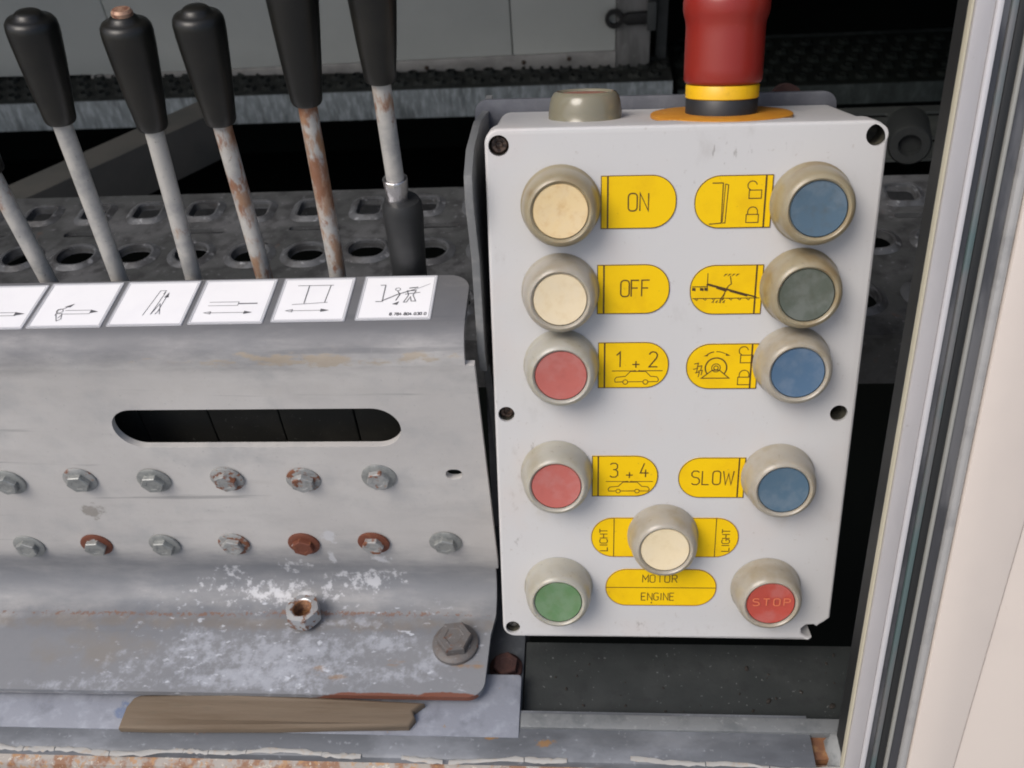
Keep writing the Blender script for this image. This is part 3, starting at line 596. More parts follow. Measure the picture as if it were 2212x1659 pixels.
# ================================================================== rails and tray in front of and below
blue = Mat('galvanised_blue_grey_strip', (.25, .265, .305, 1), .5, .15).nl((.37, .395, .45, 1), 120, .48, .72, .55).nl((.16, .17, .20, 1), 60, .5, .7, .7, off=4).nl((.30, .20, .12, 1), 240, .68, .72, .8, off=2).nr((.10, .15, .27, 1), 140, (atZ(265, 1530, ZT), (.012, .012, .02)), .4, .7).bump(500, .0003, .4).done()
strip = MB(); xa = atZ(1125, 1500, ZT).x
prism(strip, Fr((0, 0, ZT), (1, 0, 0), (0, 1, 0), (0, 0, 1)), rr(XL, atZ(600, 1582, ZT).y, xa, atZ(1125, 1457, ZT).y, (0, 0, .002, 0), 4), (), -.004, 0, .0006, 2)
tag(mk('support_strip', strip, blue, None, 40), 'blue grey galvanised strip running below the foot of the plate', 'metal strip')
dk = Mat('dark_galvanised_rail', (.125, .135, .15, 1), .5, .2).nl((.22, .235, .26, 1), 45, .45, .7, .8, stretch=(.5, 1, 1)).nl((.07, .075, .085, 1), 30, .5, .7, .7, off=3, stretch=(.4, 1, 1)).nl((.33, .35, .38, 1), 260, .6, .7, .5) \
    .nr((.28, .15, .05, 1), 200, (atZ(1180, 1608, ZT - .002), (.012, .006, .02)), .34, .8).nr((.28, .15, .05, 1), 300, (atZ(1060, 1595, ZT - .002), (.006, .004, .02)), .4, .8).nr((.30, .12, .06, 1), 300, (atZ(430, 1578, ZT), (.012, .005, .02)), .34, .8).bump(200, .0004, .4).done()
rustpaint = Mat('rusty_flaking_white_paint', (.33, .30, .27, 1), .6).nl((.22, .095, .04, 1), 110, .46, .60, .9, stretch=(1, 1, .5)).nl((.38, .20, .08, 1), 240, .53, .62, .8, off=3).nl((.55, .50, .42, 1), 420, .6, .66, .8, off=5).bump(300, .0006, .6).done()
ZR = ZT - .0005
ry0 = atZ(600, 1570, ZR).y; ry1 = atZ(600, 1634, ZR).y
xe = atZ(1752, 1600, ZR).x
rail = thing('front_rail', 'dark galvanised rail with peeling white rusty front edge along the bottom', 'rail', V((-.2, .2, ZR - .05)))
b = MB(); prof = [V((0, ry0 + .012, ZR - .006)), V((0, ry0 + .012, ZR - .0012)), V((0, ry0, ZR - .0004)), V((0, ry0 - .002, ZR)), V((0, ry1 + .003, ZR)), V((0, ry1 + .001, ZR - .0008)), V((0, ry1, ZR - .003)), V((0, ry1, ZR - .008)), V((0, ry1 + .004, ZR - .008)), V((0, ry1 + .004, ZR - .006))]
solid_sweep(b, prof, V((XL, 0, 0)), V((xe, 0, 0))); mk('rail_top', b, dk, rail, 40)
b = MB(); box(b, Fr((0, 0, 0), (1, 0, 0), (0, 1, 0), (0, 0, 1)), XL, xe + .02, ry1 + .0008, ry1 + .006, ZR - .10, ZR - .0085)
prof = [V((0, ry1 + .0006, ZR - .004)), V((0, ry1 - .004, ZR - .0055)), V((0, ry1 - .0065, ZR - .010)), V((0, ry1 - .007, ZR - .05)), V((0, ry1 - .002, ZR - .05)), V((0, ry1 + .0006, ZR - .0082))]
solid_sweep(b, prof, V((XL, 0, 0)), V((xe + .0015, 0, 0))); mk('rusty_front', b, rustpaint, rail, 40)
flk = Mat('peeling_white_paint', (.36, .355, .34, 1), .6).nl((.36, .30, .24, 1), 300, .52, .66, .7).done()
x = XL + .26
wave = lambda xx: .0013 * math.sin(xx * 37 + 1) + .0007 * math.sin(xx * 113)
while x < xe - .004:                          # curled flakes of paint along the edge, each its own piece
    L = random.uniform(.012, .040)
    if random.random() < .86 or x > .06:
        n_ = 9; vs = []
        for i in range(n_ + 1):
            xx = x + L * i / n_; e1 = random.uniform(-.0003, .0003) + wave(xx); h = random.uniform(.0002, .0008); wd_ = .0011 + random.uniform(-.0005, .0005) * (i not in (0, n_))
            vs += [V((xx, ry1 + .0012 + wd_ + e1, ZR + .00025)), V((xx, ry1 + .0012 + wd_ * .5 + e1, ZR + h)), V((xx, ry1 + .0012 - wd_ * .4 + e1, ZR + h * .8)), V((xx, ry1 + .0012 - wd_ + e1, ZR + .0001))]
        b = MB(); b.add(vs, [(i * 4 + j, i * 4 + j + 1, i * 4 + 5 + j, i * 4 + 4 + j) for i in range(n_) for j in range(3)])
        mk('paint_flake', b, flk, rail, 60)
    x += L + random.choice((.0003, .0005, .003))
# rust and sealant at the right end of the rail
b = MB(); Fz = Fr((0, 0, ZR - .0035), (1, 0, 0), (0, 1, 0), (0, 0, 1)); q = [atZ(x_, y_, ZR - .003) for x_, y_ in ((1755, 1640), (1900, 1640), (1900, 1556), (1745, 1556))]
prism(b, Fz, [(p.x, p.y) for p in q], (), -.006, 0, .0006, 2)
tag(mk('corner_bracket', b, Mat('bright_rust_plate', (.20, .085, .03, 1), .7).nl((.10, .04, .02, 1), 90, .4, .62, .8).nl((.34, .19, .08, 1), 150, .5, .7, .7).bump(300, .0004, .5).done(), None, 40), 'rusted brown corner bracket at the right end of the front rail', 'bracket')
b = MB(); cc = atZ(1836, 1622, ZR - .002); lathe(b, Fr(cc, (1, 0, 0), (0, 1, 0), (0, 0, 1)), [(.0125, -.03), (.0122, -.002), (.0108, .002), (.0075, .0042), (.003, .005)], 14)
for p in b.v: p += V((random.uniform(-.0011, .0011), random.uniform(-.0011, .0011), random.uniform(-.0008, .0008)))
tag(mk('sealant_lump', b, Mat('grey_sealant', (.24, .25, .25, 1), .6).nl((.14, .15, .15, 1), 120, .45, .65, .7).bump(200, .001, .5).done(), None, 60), 'lumpy grey sealant where the door post meets the rail', 'sealant')

ZY = ZT - .010
tray_m = Mat('dark_grey_floor_tray', (.022, .026, .026, 1), .6, .05).nl((.034, .038, .038, 1), 40, .4, .7, .8).nl((.017, .019, .02, 1), 120, .5, .7, .6).nl((.16, .17, .17, 1), 520, .70, .73, .8, detail=2).nl((.03, .03, .03, 1), 230, .72, .76, .6, detail=2, off=5).bump(500, .0003, .35).done()
tx0 = atZ(1135, 1450, ZY).x
b = MB(); FZ = Fr((0, 0, 0), (1, 0, 0), (0, 1, 0), (0, 0, 1))
box(b, FZ, tx0, .30, ry0 + .0125, atZ(1400, 1391, ZY).y, ZY - .004, ZY)
tray = thing('floor_tray', 'dark grey metal tray below the control box strewn with specks', 'tray', V((.05, .26, ZY - .004)))
mk('tray_floor', b, tray_m, tray, 30)
lipm = Mat('grey_tray_lip', (.17, .18, .185, 1), .5, .15).nl((.10, .11, .115, 1), 70, .45, .65, .7).nl((.26, .27, .27, 1), 300, .58, .68, .6).bump(400, .0003, .4).done()
b = MB(); ly1 = atZ(1400, 1545, ZR + .001).y; box(b, FZ, xa + .0006, .20, ry0 + .002, ly1, ZY + .0002, ZR + .0012, .0006); mk('front_lip', b, lipm, tray, 40)
deb = MB()
for i in range(30):
    p = atZ(random.uniform(1180, 1830), random.uniform(1410, 1538), ZY); s = random.choice((.0004, .0005, .0006, .0008, .0008, .0011, .0017)); a0 = random.uniform(0, 6)
    f = Fr(V((p.x, p.y, ZY)), (math.cos(a0), math.sin(a0), 0), (-math.sin(a0), math.cos(a0), 0), (0, 0, 1))
    lathe(deb, f, [(s, .0001), (s * random.uniform(.8, 1.2), s * .5), (s * .4, s * .8)], 6)
    for vtx in deb.v[-18:]:
        d = vtx - f.o; vtx -= f.y * d.dot(f.y) * random.uniform(.2, .5)
tag(mk('debris', deb, Mat('dark_crumbs', (.02, .016, .013, 1), .8).nl((.12, .03, .03, 1), 60, .62, .66).nl((.16, .17, .16, 1), 70, .64, .68, off=4).done(), None, 0), 'dark crumbs and leaf bits scattered on the tray', 'debris', None, 'stuff')
# strut and rusted bolt in the gap left of the tray
b = MB(); sp = [atZ(1048, 1395, ZY + .001), atZ(1133, 1395, ZY + .001)]
box(b, FZ, sp[0].x - .02, tx0 - .0008, ry0 + .014, .37, ZY - .03, ZY + .0012, .0005)
strut = thing('floor_strut', 'dark steel strut with a rusted bolt between plate foot and tray', 'strut', V((sp[0].x, .27, ZY - .03)))
mk('strut_bar', b, Mat('dark_blue_grey_steel', (.06, .066, .075, 1), .5, .2).nl((.10, .11, .12, 1), 120, .5, .7, .8).bump(300, .0004, .4).done(), strut, 40)
c = atZ(1093, 1441, ZY + .003); c.z = ZY + .0013; flange_bolt(c, (0, 0, 1), rust_deep, rust_deep, 'dark red rusted bolt', .0088, .0070, .002, .004, .4, strut)

# ================================================================== bracket that carries the box
br_m = Mat('blue_grey_galvanised_bracket', (.085, .09, .105, 1), .55, .1).nl((.13, .137, .157, 1), 70, .42, .68, .8).nl((.12, .125, .14, 1), 200, .52, .7, .6).bump(400, .0003, .4).done()
bracket = thing('mounting_bracket', 'blue grey galvanised bracket behind and left of the control box', 'bracket', V((.03, .38, -.42)))
bt = FB(0, BH, -.075)
b = MB(); FBk = FB.at(0, 0, -.0725)
tl = uv(1052, 222, -.0725); tr_ = uv(1783, 190, -.0725)
prism(b, FBk, rr(tl[0] - .006, .02, tr_[0] + .006, (tl[1] + tr_[1]) / 2, (.002, .002, .006, .006), 6), (), -.004, 0, .0006, 2); mk('back_plate', b, br_m, bracket, 40)
p_, = [FBk(uv(1704, 200, -.0725)[0], (tl[1] + tr_[1]) / 2 + .0005, -.002)]
b = MB(); lathe(b, frz(FBk(uv(1704, 200, -.0725)[0], (tl[1] + tr_[1]) / 2 - .004, -.0042), -BN, (1, 0, 0)), [(.0075, 0), (.0075, .004), (.006, .005)], 20); mk('bolt_head', b, rust_deep, bracket, 40, label='rusted bolt head peeping over the bracket')
XS = -.0488
side = [(p.y, p.z) for p in (atX(a, b_, XS) for a, b_ in ((1042, 238), (1022, 262), (1006, 320), (1001, 380), (1004, 440), (1018, 560), (1027, 700), (1031, 765)))]
sy, sz = side[-1]
poly = side + [(sy + .002, sz - .012), (sy + .012, sz - .016), (.345, -.42), (.40, -.42), (side[0][0] + .02, side[0][1] - .002)]
FSd = Fr((XS, 0, 0), (0, 1, 0), (0, 0, 1), (-1, 0, 0))
b = MB()
if sum(poly[i - 1][0] * poly[i][1] - poly[i][0] * poly[i - 1][1] for i in range(len(poly))) < 0: poly = poly[::-1]
prism(b, FSd, poly, (), -.0034, 0.0, .0007, 2); mk('side_flange', b, Mat('pale_galvanised_flange', (.16, .165, .168, 1), .5, .15).nl((.25, .25, .245, 1), 90, .45, .7, .7).nl((.15, .155, .16, 1), 200, .55, .7, .6).bump(400, .0003, .4).done(), bracket, 40)

# ================================================================== levers
grip_m = Mat('black_plastic_grip', (.0085, .0085, .0075, 1), .36, 0, .45).nl((.016, .015, .012, 1), 50, .4, .7, .8).bump(900, .0001, .4).done()
boot_m = Mat('black_rubber_sleeve', (.020, .021, .022, 1), .5).nl((.035, .036, .037, 1), 60, .4, .7, .8).bump(500, .0002, .4).done()
def rod_mat(name, lo, reg=None, k=.0, off=0):
    mm = Mat(name, (.43, .415, .385, 1), .5, .05).nl((.25, .25, .25, 1), 90, .42, .68, .7, off=off).nl((.46, .44, .40, 1), 200, .55, .7, .5, off=off).nl((.16, .15, .14, 1), 420, .64, .7, .6, off=off)
    if lo: mm.nl((.29, .155, .08, 1), 105, lo, lo + .12, .85, stretch=(1, 1, .5), off=off).nl((.23, .10, .05, 1), 170, lo + .03, lo + .12, .85, stretch=(1, 1, .5), off=off)
    for (c, hs, kk) in reg or (): mm.nr((.29, .155, .08, 1), 150, (c, hs), kk * .85, .85, off=off + 1, stretch=(1, 1, .4), wd=.2); mm.nr((.21, .09, .045, 1), 210, (c, [q * .8 for q in hs]), kk * .8, .9, off=off + 6, stretch=(1, 1, .4), wd=.16)
    return mm.bump(500, .0003, .5).done()
YL = 0.358
LEV = [  # rod bottom px, rod top px, grip top px, exposed bolt end, rust
 ((105, 606), (-20, 372), None, 0, [((20, 430), .022, .30)], .60, 'leftmost lever of the row, grip cut off by the picture edge'),
 ((258, 602), (132, 262), (57, 18), 0, [], 0.66, 'lever with clean pale rod and black grip, second from the left'),
 ((418, 599), (331, 276), (263, 26), 1, [((385, 490), .016, .34)], .64, 'lever whose black grip shows a bare copper bolt end on top'),
 ((570, 595), (478, 264), (420, 8), 0, [((495, 290), .02, .45), ((520, 420), .05, .33), ((572, 590), .018, .42)], .52, 'lever with patchy rust along its rod, between a clean one and a rusty one'),
 ((729, 590), (663, 222), (624, -55), 0, [((680, 300), .04, .36), ((692, 380), .055, .48), ((665, 225), .02, .5)], .52, 'lever with the rustiest brown rod'),
 ((884, 588), (822, 174), (795, -90), 0, [((832, 215), .018, .40), ((828, 250), .012, .36)], .66, 'lever with chrome ferrule and black rubber sleeve next to the control box')]
for i, (pb, pt, pg, nub, rr_, lo, lb) in enumerate(LEV):
    B, T_ = atY(pb[0], pb[1], YL), atY(pt[0], pt[1], YL)
    d = (T_ - B).normalized(); foot = B - d * ((B.z + .50) / d.z)
    lv = thing('control_lever', lb, 'lever', foot, 'control levers behind the cover plate')
    rm = rod_mat('lever_rod_paint_%s' % 'abcdef'[i], lo, [(atY(q[0][0], q[0][1], YL), (.02, .02, q[1]), q[2]) for q in rr_], off=i * 2.3)
    b = MB(); tube(b, foot, T_ + d * .01, .0040, .0040, 20, 1); mk('rod', b, rm, lv, 50)
    if pg: tp = atY(pg[0], pg[1], YL); L = (tp - T_).length; dg = (tp - T_).normalized()
    else: L, dg = .062, d
    L = max(L, .052) if (pg is None or pg[1] < 0) else L - .003; f = frz(T_, dg, (1, .05, 0)); b = MB()
    lathe(b, f, [(.0045, 0), (.0061, .0003), (.0066, .0014), (.0070, .006), (.0080, L * .3), (.0093, L * .6), (.0101, L * .82), (.0102, L * .90), (.0099, L * .945), (.0090, L * .975), (.0078, L * .988), (.0060, L), (.0054, L + .0010), (.0044, L + .0018), (.002, L + .0021)], 32)
    mk('grip', b, grip_m, lv, 50)
    if nub:
        b = MB(); lathe(b, f.at(0, 0, L + .0016), [(.0042, 0), (.0042, .0016), (.0034, .0026), (.001, .0028)], 16); mk('bolt_end', b, Mat('coppery_bolt_end', (.36, .22, .15, 1), .5, .3).nl((.2, .09, .06, 1), 400, .45, .6).done(), lv)
    if i == 5:
        c0 = atY(853, 384, YL); c1 = atY(861, 445, YL); dd = (c0 - c1); b = MB(); lathe(b, frz(c1, dd, (1, 0, 0)), [(.0050, 0), (.0051, dd.length * .5), (.0056, dd.length * .97), (.0052, dd.length), (.0041, dd.length)], 24)
        chrome = Mat('crinkled_chrome_ferrule', (.62, .60, .60, 1), .22, .95).bump(260, .0012, .6, stretch=(1, 1, .12)).done(); mk('ferrule', b, chrome, lv, 50)
        d0 = atY(868, 436, YL); d1 = atY(886, 600, YL); dd = d1 - d0; f = frz(d0, dd, (1, 0, 0)); Ls = dd.length; b = MB()
        lathe(b, f, [(.0050, -.0018), (.0078, -.0012), (.0090, .0012), (.0092, .006), (.0090, .012), (.0087, Ls * .4), (.0083, Ls * .8), (.0083, Ls + .06)], 32); mk('rubber_sleeve', b, boot_m, lv, 50)

# ================================================================== deep inside the compartment
ZG = -.370
gr_m = Mat('dirty_galvanised_grating', (.062, .065, .066, 1), .42, .2).nl((.125, .127, .133, 1), 25, .42, .68, .8, stretch=(.6, 1, 1)).nl((.032, .032, .034, 1), 70, .45, .65, .7).nl((.20, .205, .22, 1), 240, .60, .70, .5).nl((.13, .07, .05, 1), 30, .66, .72, .5, off=6).bump(200, .0006, .5).done()
collar_m = Mat('worn_bright_collar', (.105, .11, .118, 1), .4, .3).nl((.05, .05, .052, 1), 45, .42, .62, .9).nl((.30, .31, .33, 1), 150, .58, .7, .7).bump(200, .0006, .5).done()
def gx(px, py): p = atZ(px, py, ZG); return p.x, p.y
g0 = gx(500, 417)
b = MB(); holes = []; rims = []
yb, yc, yd = gx(500, 550)[1], gx(500, 498)[1], gx(500, 456)[1]
pitch = gx(545, 550)[0] - gx(420, 550)[0]
off = gx(665, 552)[0]
for k_ in range(-9, 22):
    xx = off + k_ * pitch + random.uniform(-.001, .001)
    holes.append((xx, yb, .0128, .0115, 2.0)); holes.append((off + (k_ + .78) * pitch * 1.0, yd, .0098, .0105, 1.0))
    if k_ % 2 == 0: holes.append((xx - pitch * .05, yc, .0200, .0034, .0))
    xx2 = xx + .5 * pitch; holes.append((xx2, yb - .062, .0128, .0115, 2.0))
ge0, ge1 = yb - .10, g0[1]
hl = []
holes = [(q[0] + random.uniform(-.0015, .0015), q[1] + random.uniform(-.0015, .0015), q[2] * random.uniform(.9, 1.06), q[3] * random.uniform(.86, 1.06), q[4]) for q in holes]
for (hx_, hy_, a_, c_, kd) in holes:
    hl.append(rr(hx_ - a_, hy_ - c_, hx_ + a_, hy_ + c_, min(a_, c_) * (.98 if kd != 1.0 else .45), 5))
Fg = Fr((0, 0, ZG), (1, 0, 0), (0, 1, 0), (0, 0, 1))
gx0, gx1 = -.95, 1.05
hl = [h for h in hl if all(gx0 + .01 < p[0] < gx1 - .01 and ge0 + .005 < p[1] < ge1 - .005 for p in h)]
prism(b, Fg, [(gx0, ge0), (gx1, ge0), (gx1, ge1), (gx0, ge1)], hl, -.003, 0)
grating = thing('grating_plank', 'grey perforated walkway plank behind the levers', 'grating', V((0, (ge0 + ge1) / 2, ZG - .04)))
mk('perforated_sheet', b, gr_m, grating, 30)
b = MB(); box(b, Fg, gx0, gx1, ge1 - .003, ge1, -.04, -.0032); box(b, Fg, gx0, gx1, ge0, ge0 + .003, -.04, -.0032); mk('folded_edge', b, gr_m, grating, 0)
for (hx_, hy_, a_, c_, kd) in holes:          # raised collars round the holes
    if kd == 0.0 or not (gx0 + .02 < hx_ < gx1 - .02 and -.62 < hx_ < .5 and ge0 + .02 < hy_ < ge1 - .02): continue
    n_ = 20; vs, fs = [], []
    for (ex, hh) in ((0, -.004), (.0002, .0020), (.0018, .0024), (.0062, .0002)):
        sh = rr(hx_ - a_ - ex, hy_ - c_ - ex, hx_ + a_ + ex, hy_ + c_ + ex, (min(a_, c_)) * (.98 if kd == 2.0 else .45) + ex, 5); n_ = len(sh); vs += [Fg(p[0], p[1], hh) for p in sh]
    fs = [(r0 * n_ + i, r0 * n_ + (i + 1) % n_, (r0 + 1) * n_ + (i + 1) % n_, (r0 + 1) * n_ + i) for r0 in range(3) for i in range(n_)]
    b = MB(); b.add(vs, fs); mk('hole_collar', b, collar_m, grating, 40)

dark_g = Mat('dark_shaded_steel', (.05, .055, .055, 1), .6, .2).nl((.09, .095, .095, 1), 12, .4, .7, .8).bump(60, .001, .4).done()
void = Mat('shade_black_steel', (.004, .005, .0045, 1), .9, 0, .05).done()  # near black colour stands in for the deep shade inside
b = MB(); q0, q1 = atZ(20, 398, -.5), atZ(440, 212, -.5); dv = (q1 - q0).normalized(); fd_ = Fr(q0, dv, V((0, 0, 1)).cross(dv), (0, 0, 1))
box(b, fd_, -.5, (q1 - q0).length, -.045, .0, -.06, 0, .002)
tag(mk('diagonal_brace', b, Mat('dusty_brown_steel', (.05, .049, .045, 1), .7).nl((.03, .033, .032, 1), 14, .4, .7, .8).bump(60, .001, .4).done(), None, 30), 'dark flat steel brace running diagonally under the far step', 'brace')

YS = 1.60
s_tl, s_tr, s_bl = atY(0, 205, YS), atY(1320, 191, YS), atY(0, 270, YS)
zt, zb = atY(600, 205, YS).z, atY(600, 265, YS).z
lipz = Mat('spangled_galvanised_lip', (.17, .195, .205, 1), .45, .2).nl((.32, .355, .375, 1), 45, .42, .66, .8, stretch=(2.5, 1, .7)).nl((.05, .058, .06, 1), 30, .45, .7, .7, off=2, stretch=(2, 1, .5)).nl((.22, .24, .25, 1), 90, .62, .72, .5, stretch=(2, 1, .6)).bump(60, .001, .3).done()
tread = Mat('dark_perforated_tread', (.030, .033, .030, 1), .75, 0, .2).nl((.015, .017, .016, 1), 20, .4, .6, .7).nl((.065, .068, .06, 1), 60, .58, .7, .6).bump(80, .002, .5).done()
yaw = math.atan2(0, 1); xs0, xs1 = -1.9, atY(1452, 200, YS).x
def step(name, lb, x0, x1, Y, z1, z0, dep, lm, tm, holes_pitch, rows, grp=None):
    t = thing(name, lb, 'step', V(((x0 + x1) / 2, Y, z0)), grp)
    b = MB(); box(b, FZ, x0, x1, Y, Y + .004, z0, z1 - .0005, .001); mk('front_lip', b, lm, t, 30)
    b = MB(); box(b, FZ, x0, x1, Y + .0045, Y + dep, z1 - .006, z1 - .002); mk('tread_sheet', b, tm, t, 30)
    n_ = int((x1 - x0) / holes_pitch); b = MB()
    for rw in range(rows):
        for k_ in range(n_):
            xx = x0 + holes_pitch * (k_ + .3 + .5 * (rw % 2)); yy = Y + dep * (rw + .9) / (rows + .7)
            lathe(b, Fr((xx, yy, z1 - .002), (1, 0, 0), (0, 1, 0), (0, 0, 1)), [(.013, 0), (.010, .006), (.0075, .0065), (.0075, .001)], 7, False, True)
    o = mk('raised_tread_ring', b, tm, t, 30); o['kind'] = 'stuff'
    return t
step('far_step', 'long dark perforated step with bright galvanised lip below the grey wall', xs0, xs1, YS, zt, zb, .17, lipz, tread, .036, 4, 'steps at the back of the compartment')
lip_d = Mat('shaded_galvanised_lip', (.035, .043, .041, 1), .7, .1, .2).nl((.06, .07, .068, 1), 40, .45, .68, .8, stretch=(2, 1, .7)).nl((.02, .025, .023, 1), 25, .45, .7, .7).bump(60, .001, .3).done()  # darker copy of the lip, deep shade put into its colour
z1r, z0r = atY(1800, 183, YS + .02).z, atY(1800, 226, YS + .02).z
step('far_step', 'short perforated step in deep shade between the emergency stop and the door post', xs1 + .012, 1.6, YS + .02, z1r, z0r, .22, lip_d, Mat('shade_toned_perforated_tread', (.018, .022, .019, 1), .8, 0, .1).nl((.010, .012, .011, 1), 20, .4, .6, .7).done(), .036, 5, 'steps at the back of the compartment')  # tread copy darkened in its colour for the deep shade here
YU = YS + .245; zu1, zu0 = atY(1800, 78, YU).z, atY(1800, 128, YU).z
b = MB(); box(b, FZ, xs1 + .03, 1.7, YU, YU + .02, zu0, zu1, .002)
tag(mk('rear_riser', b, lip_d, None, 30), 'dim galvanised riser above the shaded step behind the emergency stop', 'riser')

# back wall: panels with seams, bottom trim with rivets
wall_m = Mat('grey_painted_wall_panel', (.44, .455, .425, 1), .55).nl((.39, .405, .38, 1), 5, .4, .65, .7).nl((.49, .50, .47, 1), 160, .6, .7, .25).nl((.24, .24, .22, 1), 90, .68, .74, .3).bump(300, .0005, .25).done()
trim_m = Mat('dull_aluminium_trim', (.36, .35, .33, 1), .45, .3).nl((.24, .235, .22, 1), 30, .42, .66, .8, stretch=(.6, 1, 1)).nl((.45, .44, .42, 1), 90, .6, .7, .5).done()
YWL, YWR = YS + .10, YS + .21                  # the wall runs slightly away to the right
pL, pR = atZ(0, 169, zt), atZ(1330, 141, zt)
wd_ = (V((pR.x, pR.y, 0)) - V((pL.x, pL.y, 0))).normalized(); Lw = (V((pR.x, pR.y, 0)) - V((pL.x, pL.y, 0))).length
zw0 = zt - .001
FW = Fr((pL.x, pL.y, 0), wd_, (0, 0, 1), wd_.cross(V((0, 0, 1))))
def onw(px, py): p = atP(px, py, FW.o, FW.z) - FW.o; return p.dot(FW.x), p.z
wall = thing('back_wall', 'pale grey panelled wall at the back with seams and metal bottom trim', 'wall', V((pL.x + .5, pL.y, zw0)))
seams = [-1.0, onw(238, 60)[0], onw(672, 60)[0], onw(1104, 60)[0], Lw]
zl, zr_ = onw(480, 149)[1], onw(1325, 108)[1]
for a, c_ in zip(seams[:-1], seams[1:]):
    b = MB(); prism(b, FW, [(a + .0012, zw0 + .004), (c_ - .0012, zw0 + .004), (c_ - .0012, zw0 + 1.0), (a + .0012, zw0 + 1.0)], (), -.02, 0, .0008, 2); mk('wall_panel', b, wall_m, wall, 30)
tz = lambda x_: zl + (zr_ - zl) * (x_ - onw(480, 149)[0]) / (onw(1325, 108)[0] - onw(480, 149)[0])
x0_, x1_ = onw(200, 165)[0], Lw
b = MB(); prism(b, FW, [(x0_, zw0 - .01), (x1_, zw0 - .01), (x1_, tz(x1_)), (x0_, max(zw0 + .004, tz(x0_)))], (), .0005, .006, .001, 2); mk('bottom_trim', b, trim_m, wall, 30)
for px, py in ((804, 160), (923, 142), (1132, 130), (1230, 122)):
    u_, z_ = onw(px, py + 2); b = MB(); lathe(b, frz(FW(u_, z_, .006), FW.z, (1, 0, 0)), [(.0045, 0), (.0040, .0015), (.0018, .0022)], 12); mk('rivet', b, screw_old, wall)
# post with latch at the wall's right end
post = thing('wall_post', 'grey metal post with a black latch at the right end of the wall', 'post', FW(Lw + .03, zw0, 0))
postm = Mat('streaked_grey_post', (.21, .21, .205, 1), .5, .2).nl((.13, .13, .125, 1), 22, .4, .65, .8, stretch=(2.5, 1, .5)).nl((.27, .27, .26, 1), 60, .58, .7, .6).done()
ua, ub = onw(1330, 90)[0], onw(1404, 90)[0]; uc = onw(1442, 90)[0]
b = MB(); prism(b, FW, [(ua + .001, zw0 - .012), (ub, zw0 - .012), (ub, zw0 + 1.0), (ua + .001, zw0 + 1.0)], (), -.03, .004, .002, 2); mk('post_face', b, postm, post, 30)
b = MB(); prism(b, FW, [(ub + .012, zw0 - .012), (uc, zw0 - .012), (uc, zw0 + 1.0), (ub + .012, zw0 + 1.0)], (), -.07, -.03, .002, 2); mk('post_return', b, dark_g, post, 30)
la = onw(1327, 36); lb_ = onw(1405, 33)
b = MB(); prism(b, FW, circ(la[0], la[1], .0165, 20), [circ(la[0], la[1], .0095, 16)], .006, .014); prism(b, FW, [(la[0] + .0160, la[1] - .006), (la[0] + .024, la[1] - .010), (lb_[0], lb_[1] - .009), (lb_[0], lb_[1] + .011), (la[0] + .024, la[1] + .010), (la[0] + .0160, la[1] + .006)], (), .006, .018, .002, 2)
mk('latch', b, Mat('black_latch', (.015, .015, .015, 1), .5, .3).done(), post, 30)
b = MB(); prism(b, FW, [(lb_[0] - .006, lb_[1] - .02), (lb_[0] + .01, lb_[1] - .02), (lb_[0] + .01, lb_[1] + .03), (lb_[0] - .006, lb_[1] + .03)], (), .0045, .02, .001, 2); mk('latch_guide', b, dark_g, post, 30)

# lower plank seen to the right of the box, with its pipe end
ZL = -.50
b = MB(); hl = []; lo0 = atZ(1750, 330, ZL); 
px0 = atZ(1700, 330, ZL)
pd = atZ(1750, 236, ZL).y - px0.y
for rw in range(3):
    for k_ in range(9):
        xx, yy = px0.x - .02 + k_ * .062 + (rw % 2) * .031, px0.y + pd * (.2 + rw * .3)
        hl.append(rr(xx - .020, yy - .005, xx + .020, yy + .005, .0045, 4))
Fl = Fr((0, 0, ZL), (1, 0, 0), (0, 1, 0), (0, 0, 1)); prism(b, Fl, [(px0.x - .1, px0.y - .02), (px0.x + .62, px0.y - .02), (px0.x + .62, px0.y + pd), (px0.x - .1, px0.y + pd)], hl, -.003, 0)
tag(mk('slotted_plank', b, Mat('dim_slotted_steel', (.035, .04, .038, 1), .65, .1).nl((.06, .065, .06, 1), 30, .45, .68, .7).bump(100, .001, .4).done(), None, 30), 'dim slotted floor plank right of the control box', 'plank')
b = MB(); pc = atY(1965, 312, .78); lathe(b, frz(pc, (-.25, -1, .15), (1, 0, 0)), [(.019, -.05), (.019, .0), (.017, .003), (.010, .003), (.009, -.004)], 28)
tag(mk('pipe_end', b, Mat('dark_pipe', (.007, .009, .009, 1), .7, .0).bump(60, .001, .5).done(), None, 40), 'dark round pipe end in the shade right of the control box', 'pipe')

# valve bank hidden behind the cover plate: dark blocks with visible seams through the slot
b_t = thing('valve_bank', 'row of black valve blocks seen through the slot of the cover plate', 'valve bank', V((-.25, .345, -.43)))
vb_m = Mat('dirty_black_valve_block', (.022, .022, .019, 1), .6, .1).nl((.038, .036, .030, 1), 40, .45, .7, .8).nl((.11, .11, .10, 1), 620, .70, .73, .8, detail=2).bump(200, .0004, .4).done()
YV = .322
xs = [atY(px, 925, YV).x for px in (462, 612, 772)]; pw = xs[1] - xs[0]
edges = [xs[0] - pw * k_ for k_ in range(9, 0, -1)] + xs + [xs[2] + pw * .62]
for a, c_ in zip(edges[:-1], edges[1:]):
    b = MB(); box(b, Fr((0, YV, 0), (1, 0, 0), (0, 0, 1), (0, -1, 0)), a + .0003, c_ - .0003, -.425, -.275, -.045, random.uniform(-.0004, .0004), .0006); mk('valve_block', b, vb_m, b_t, 30)

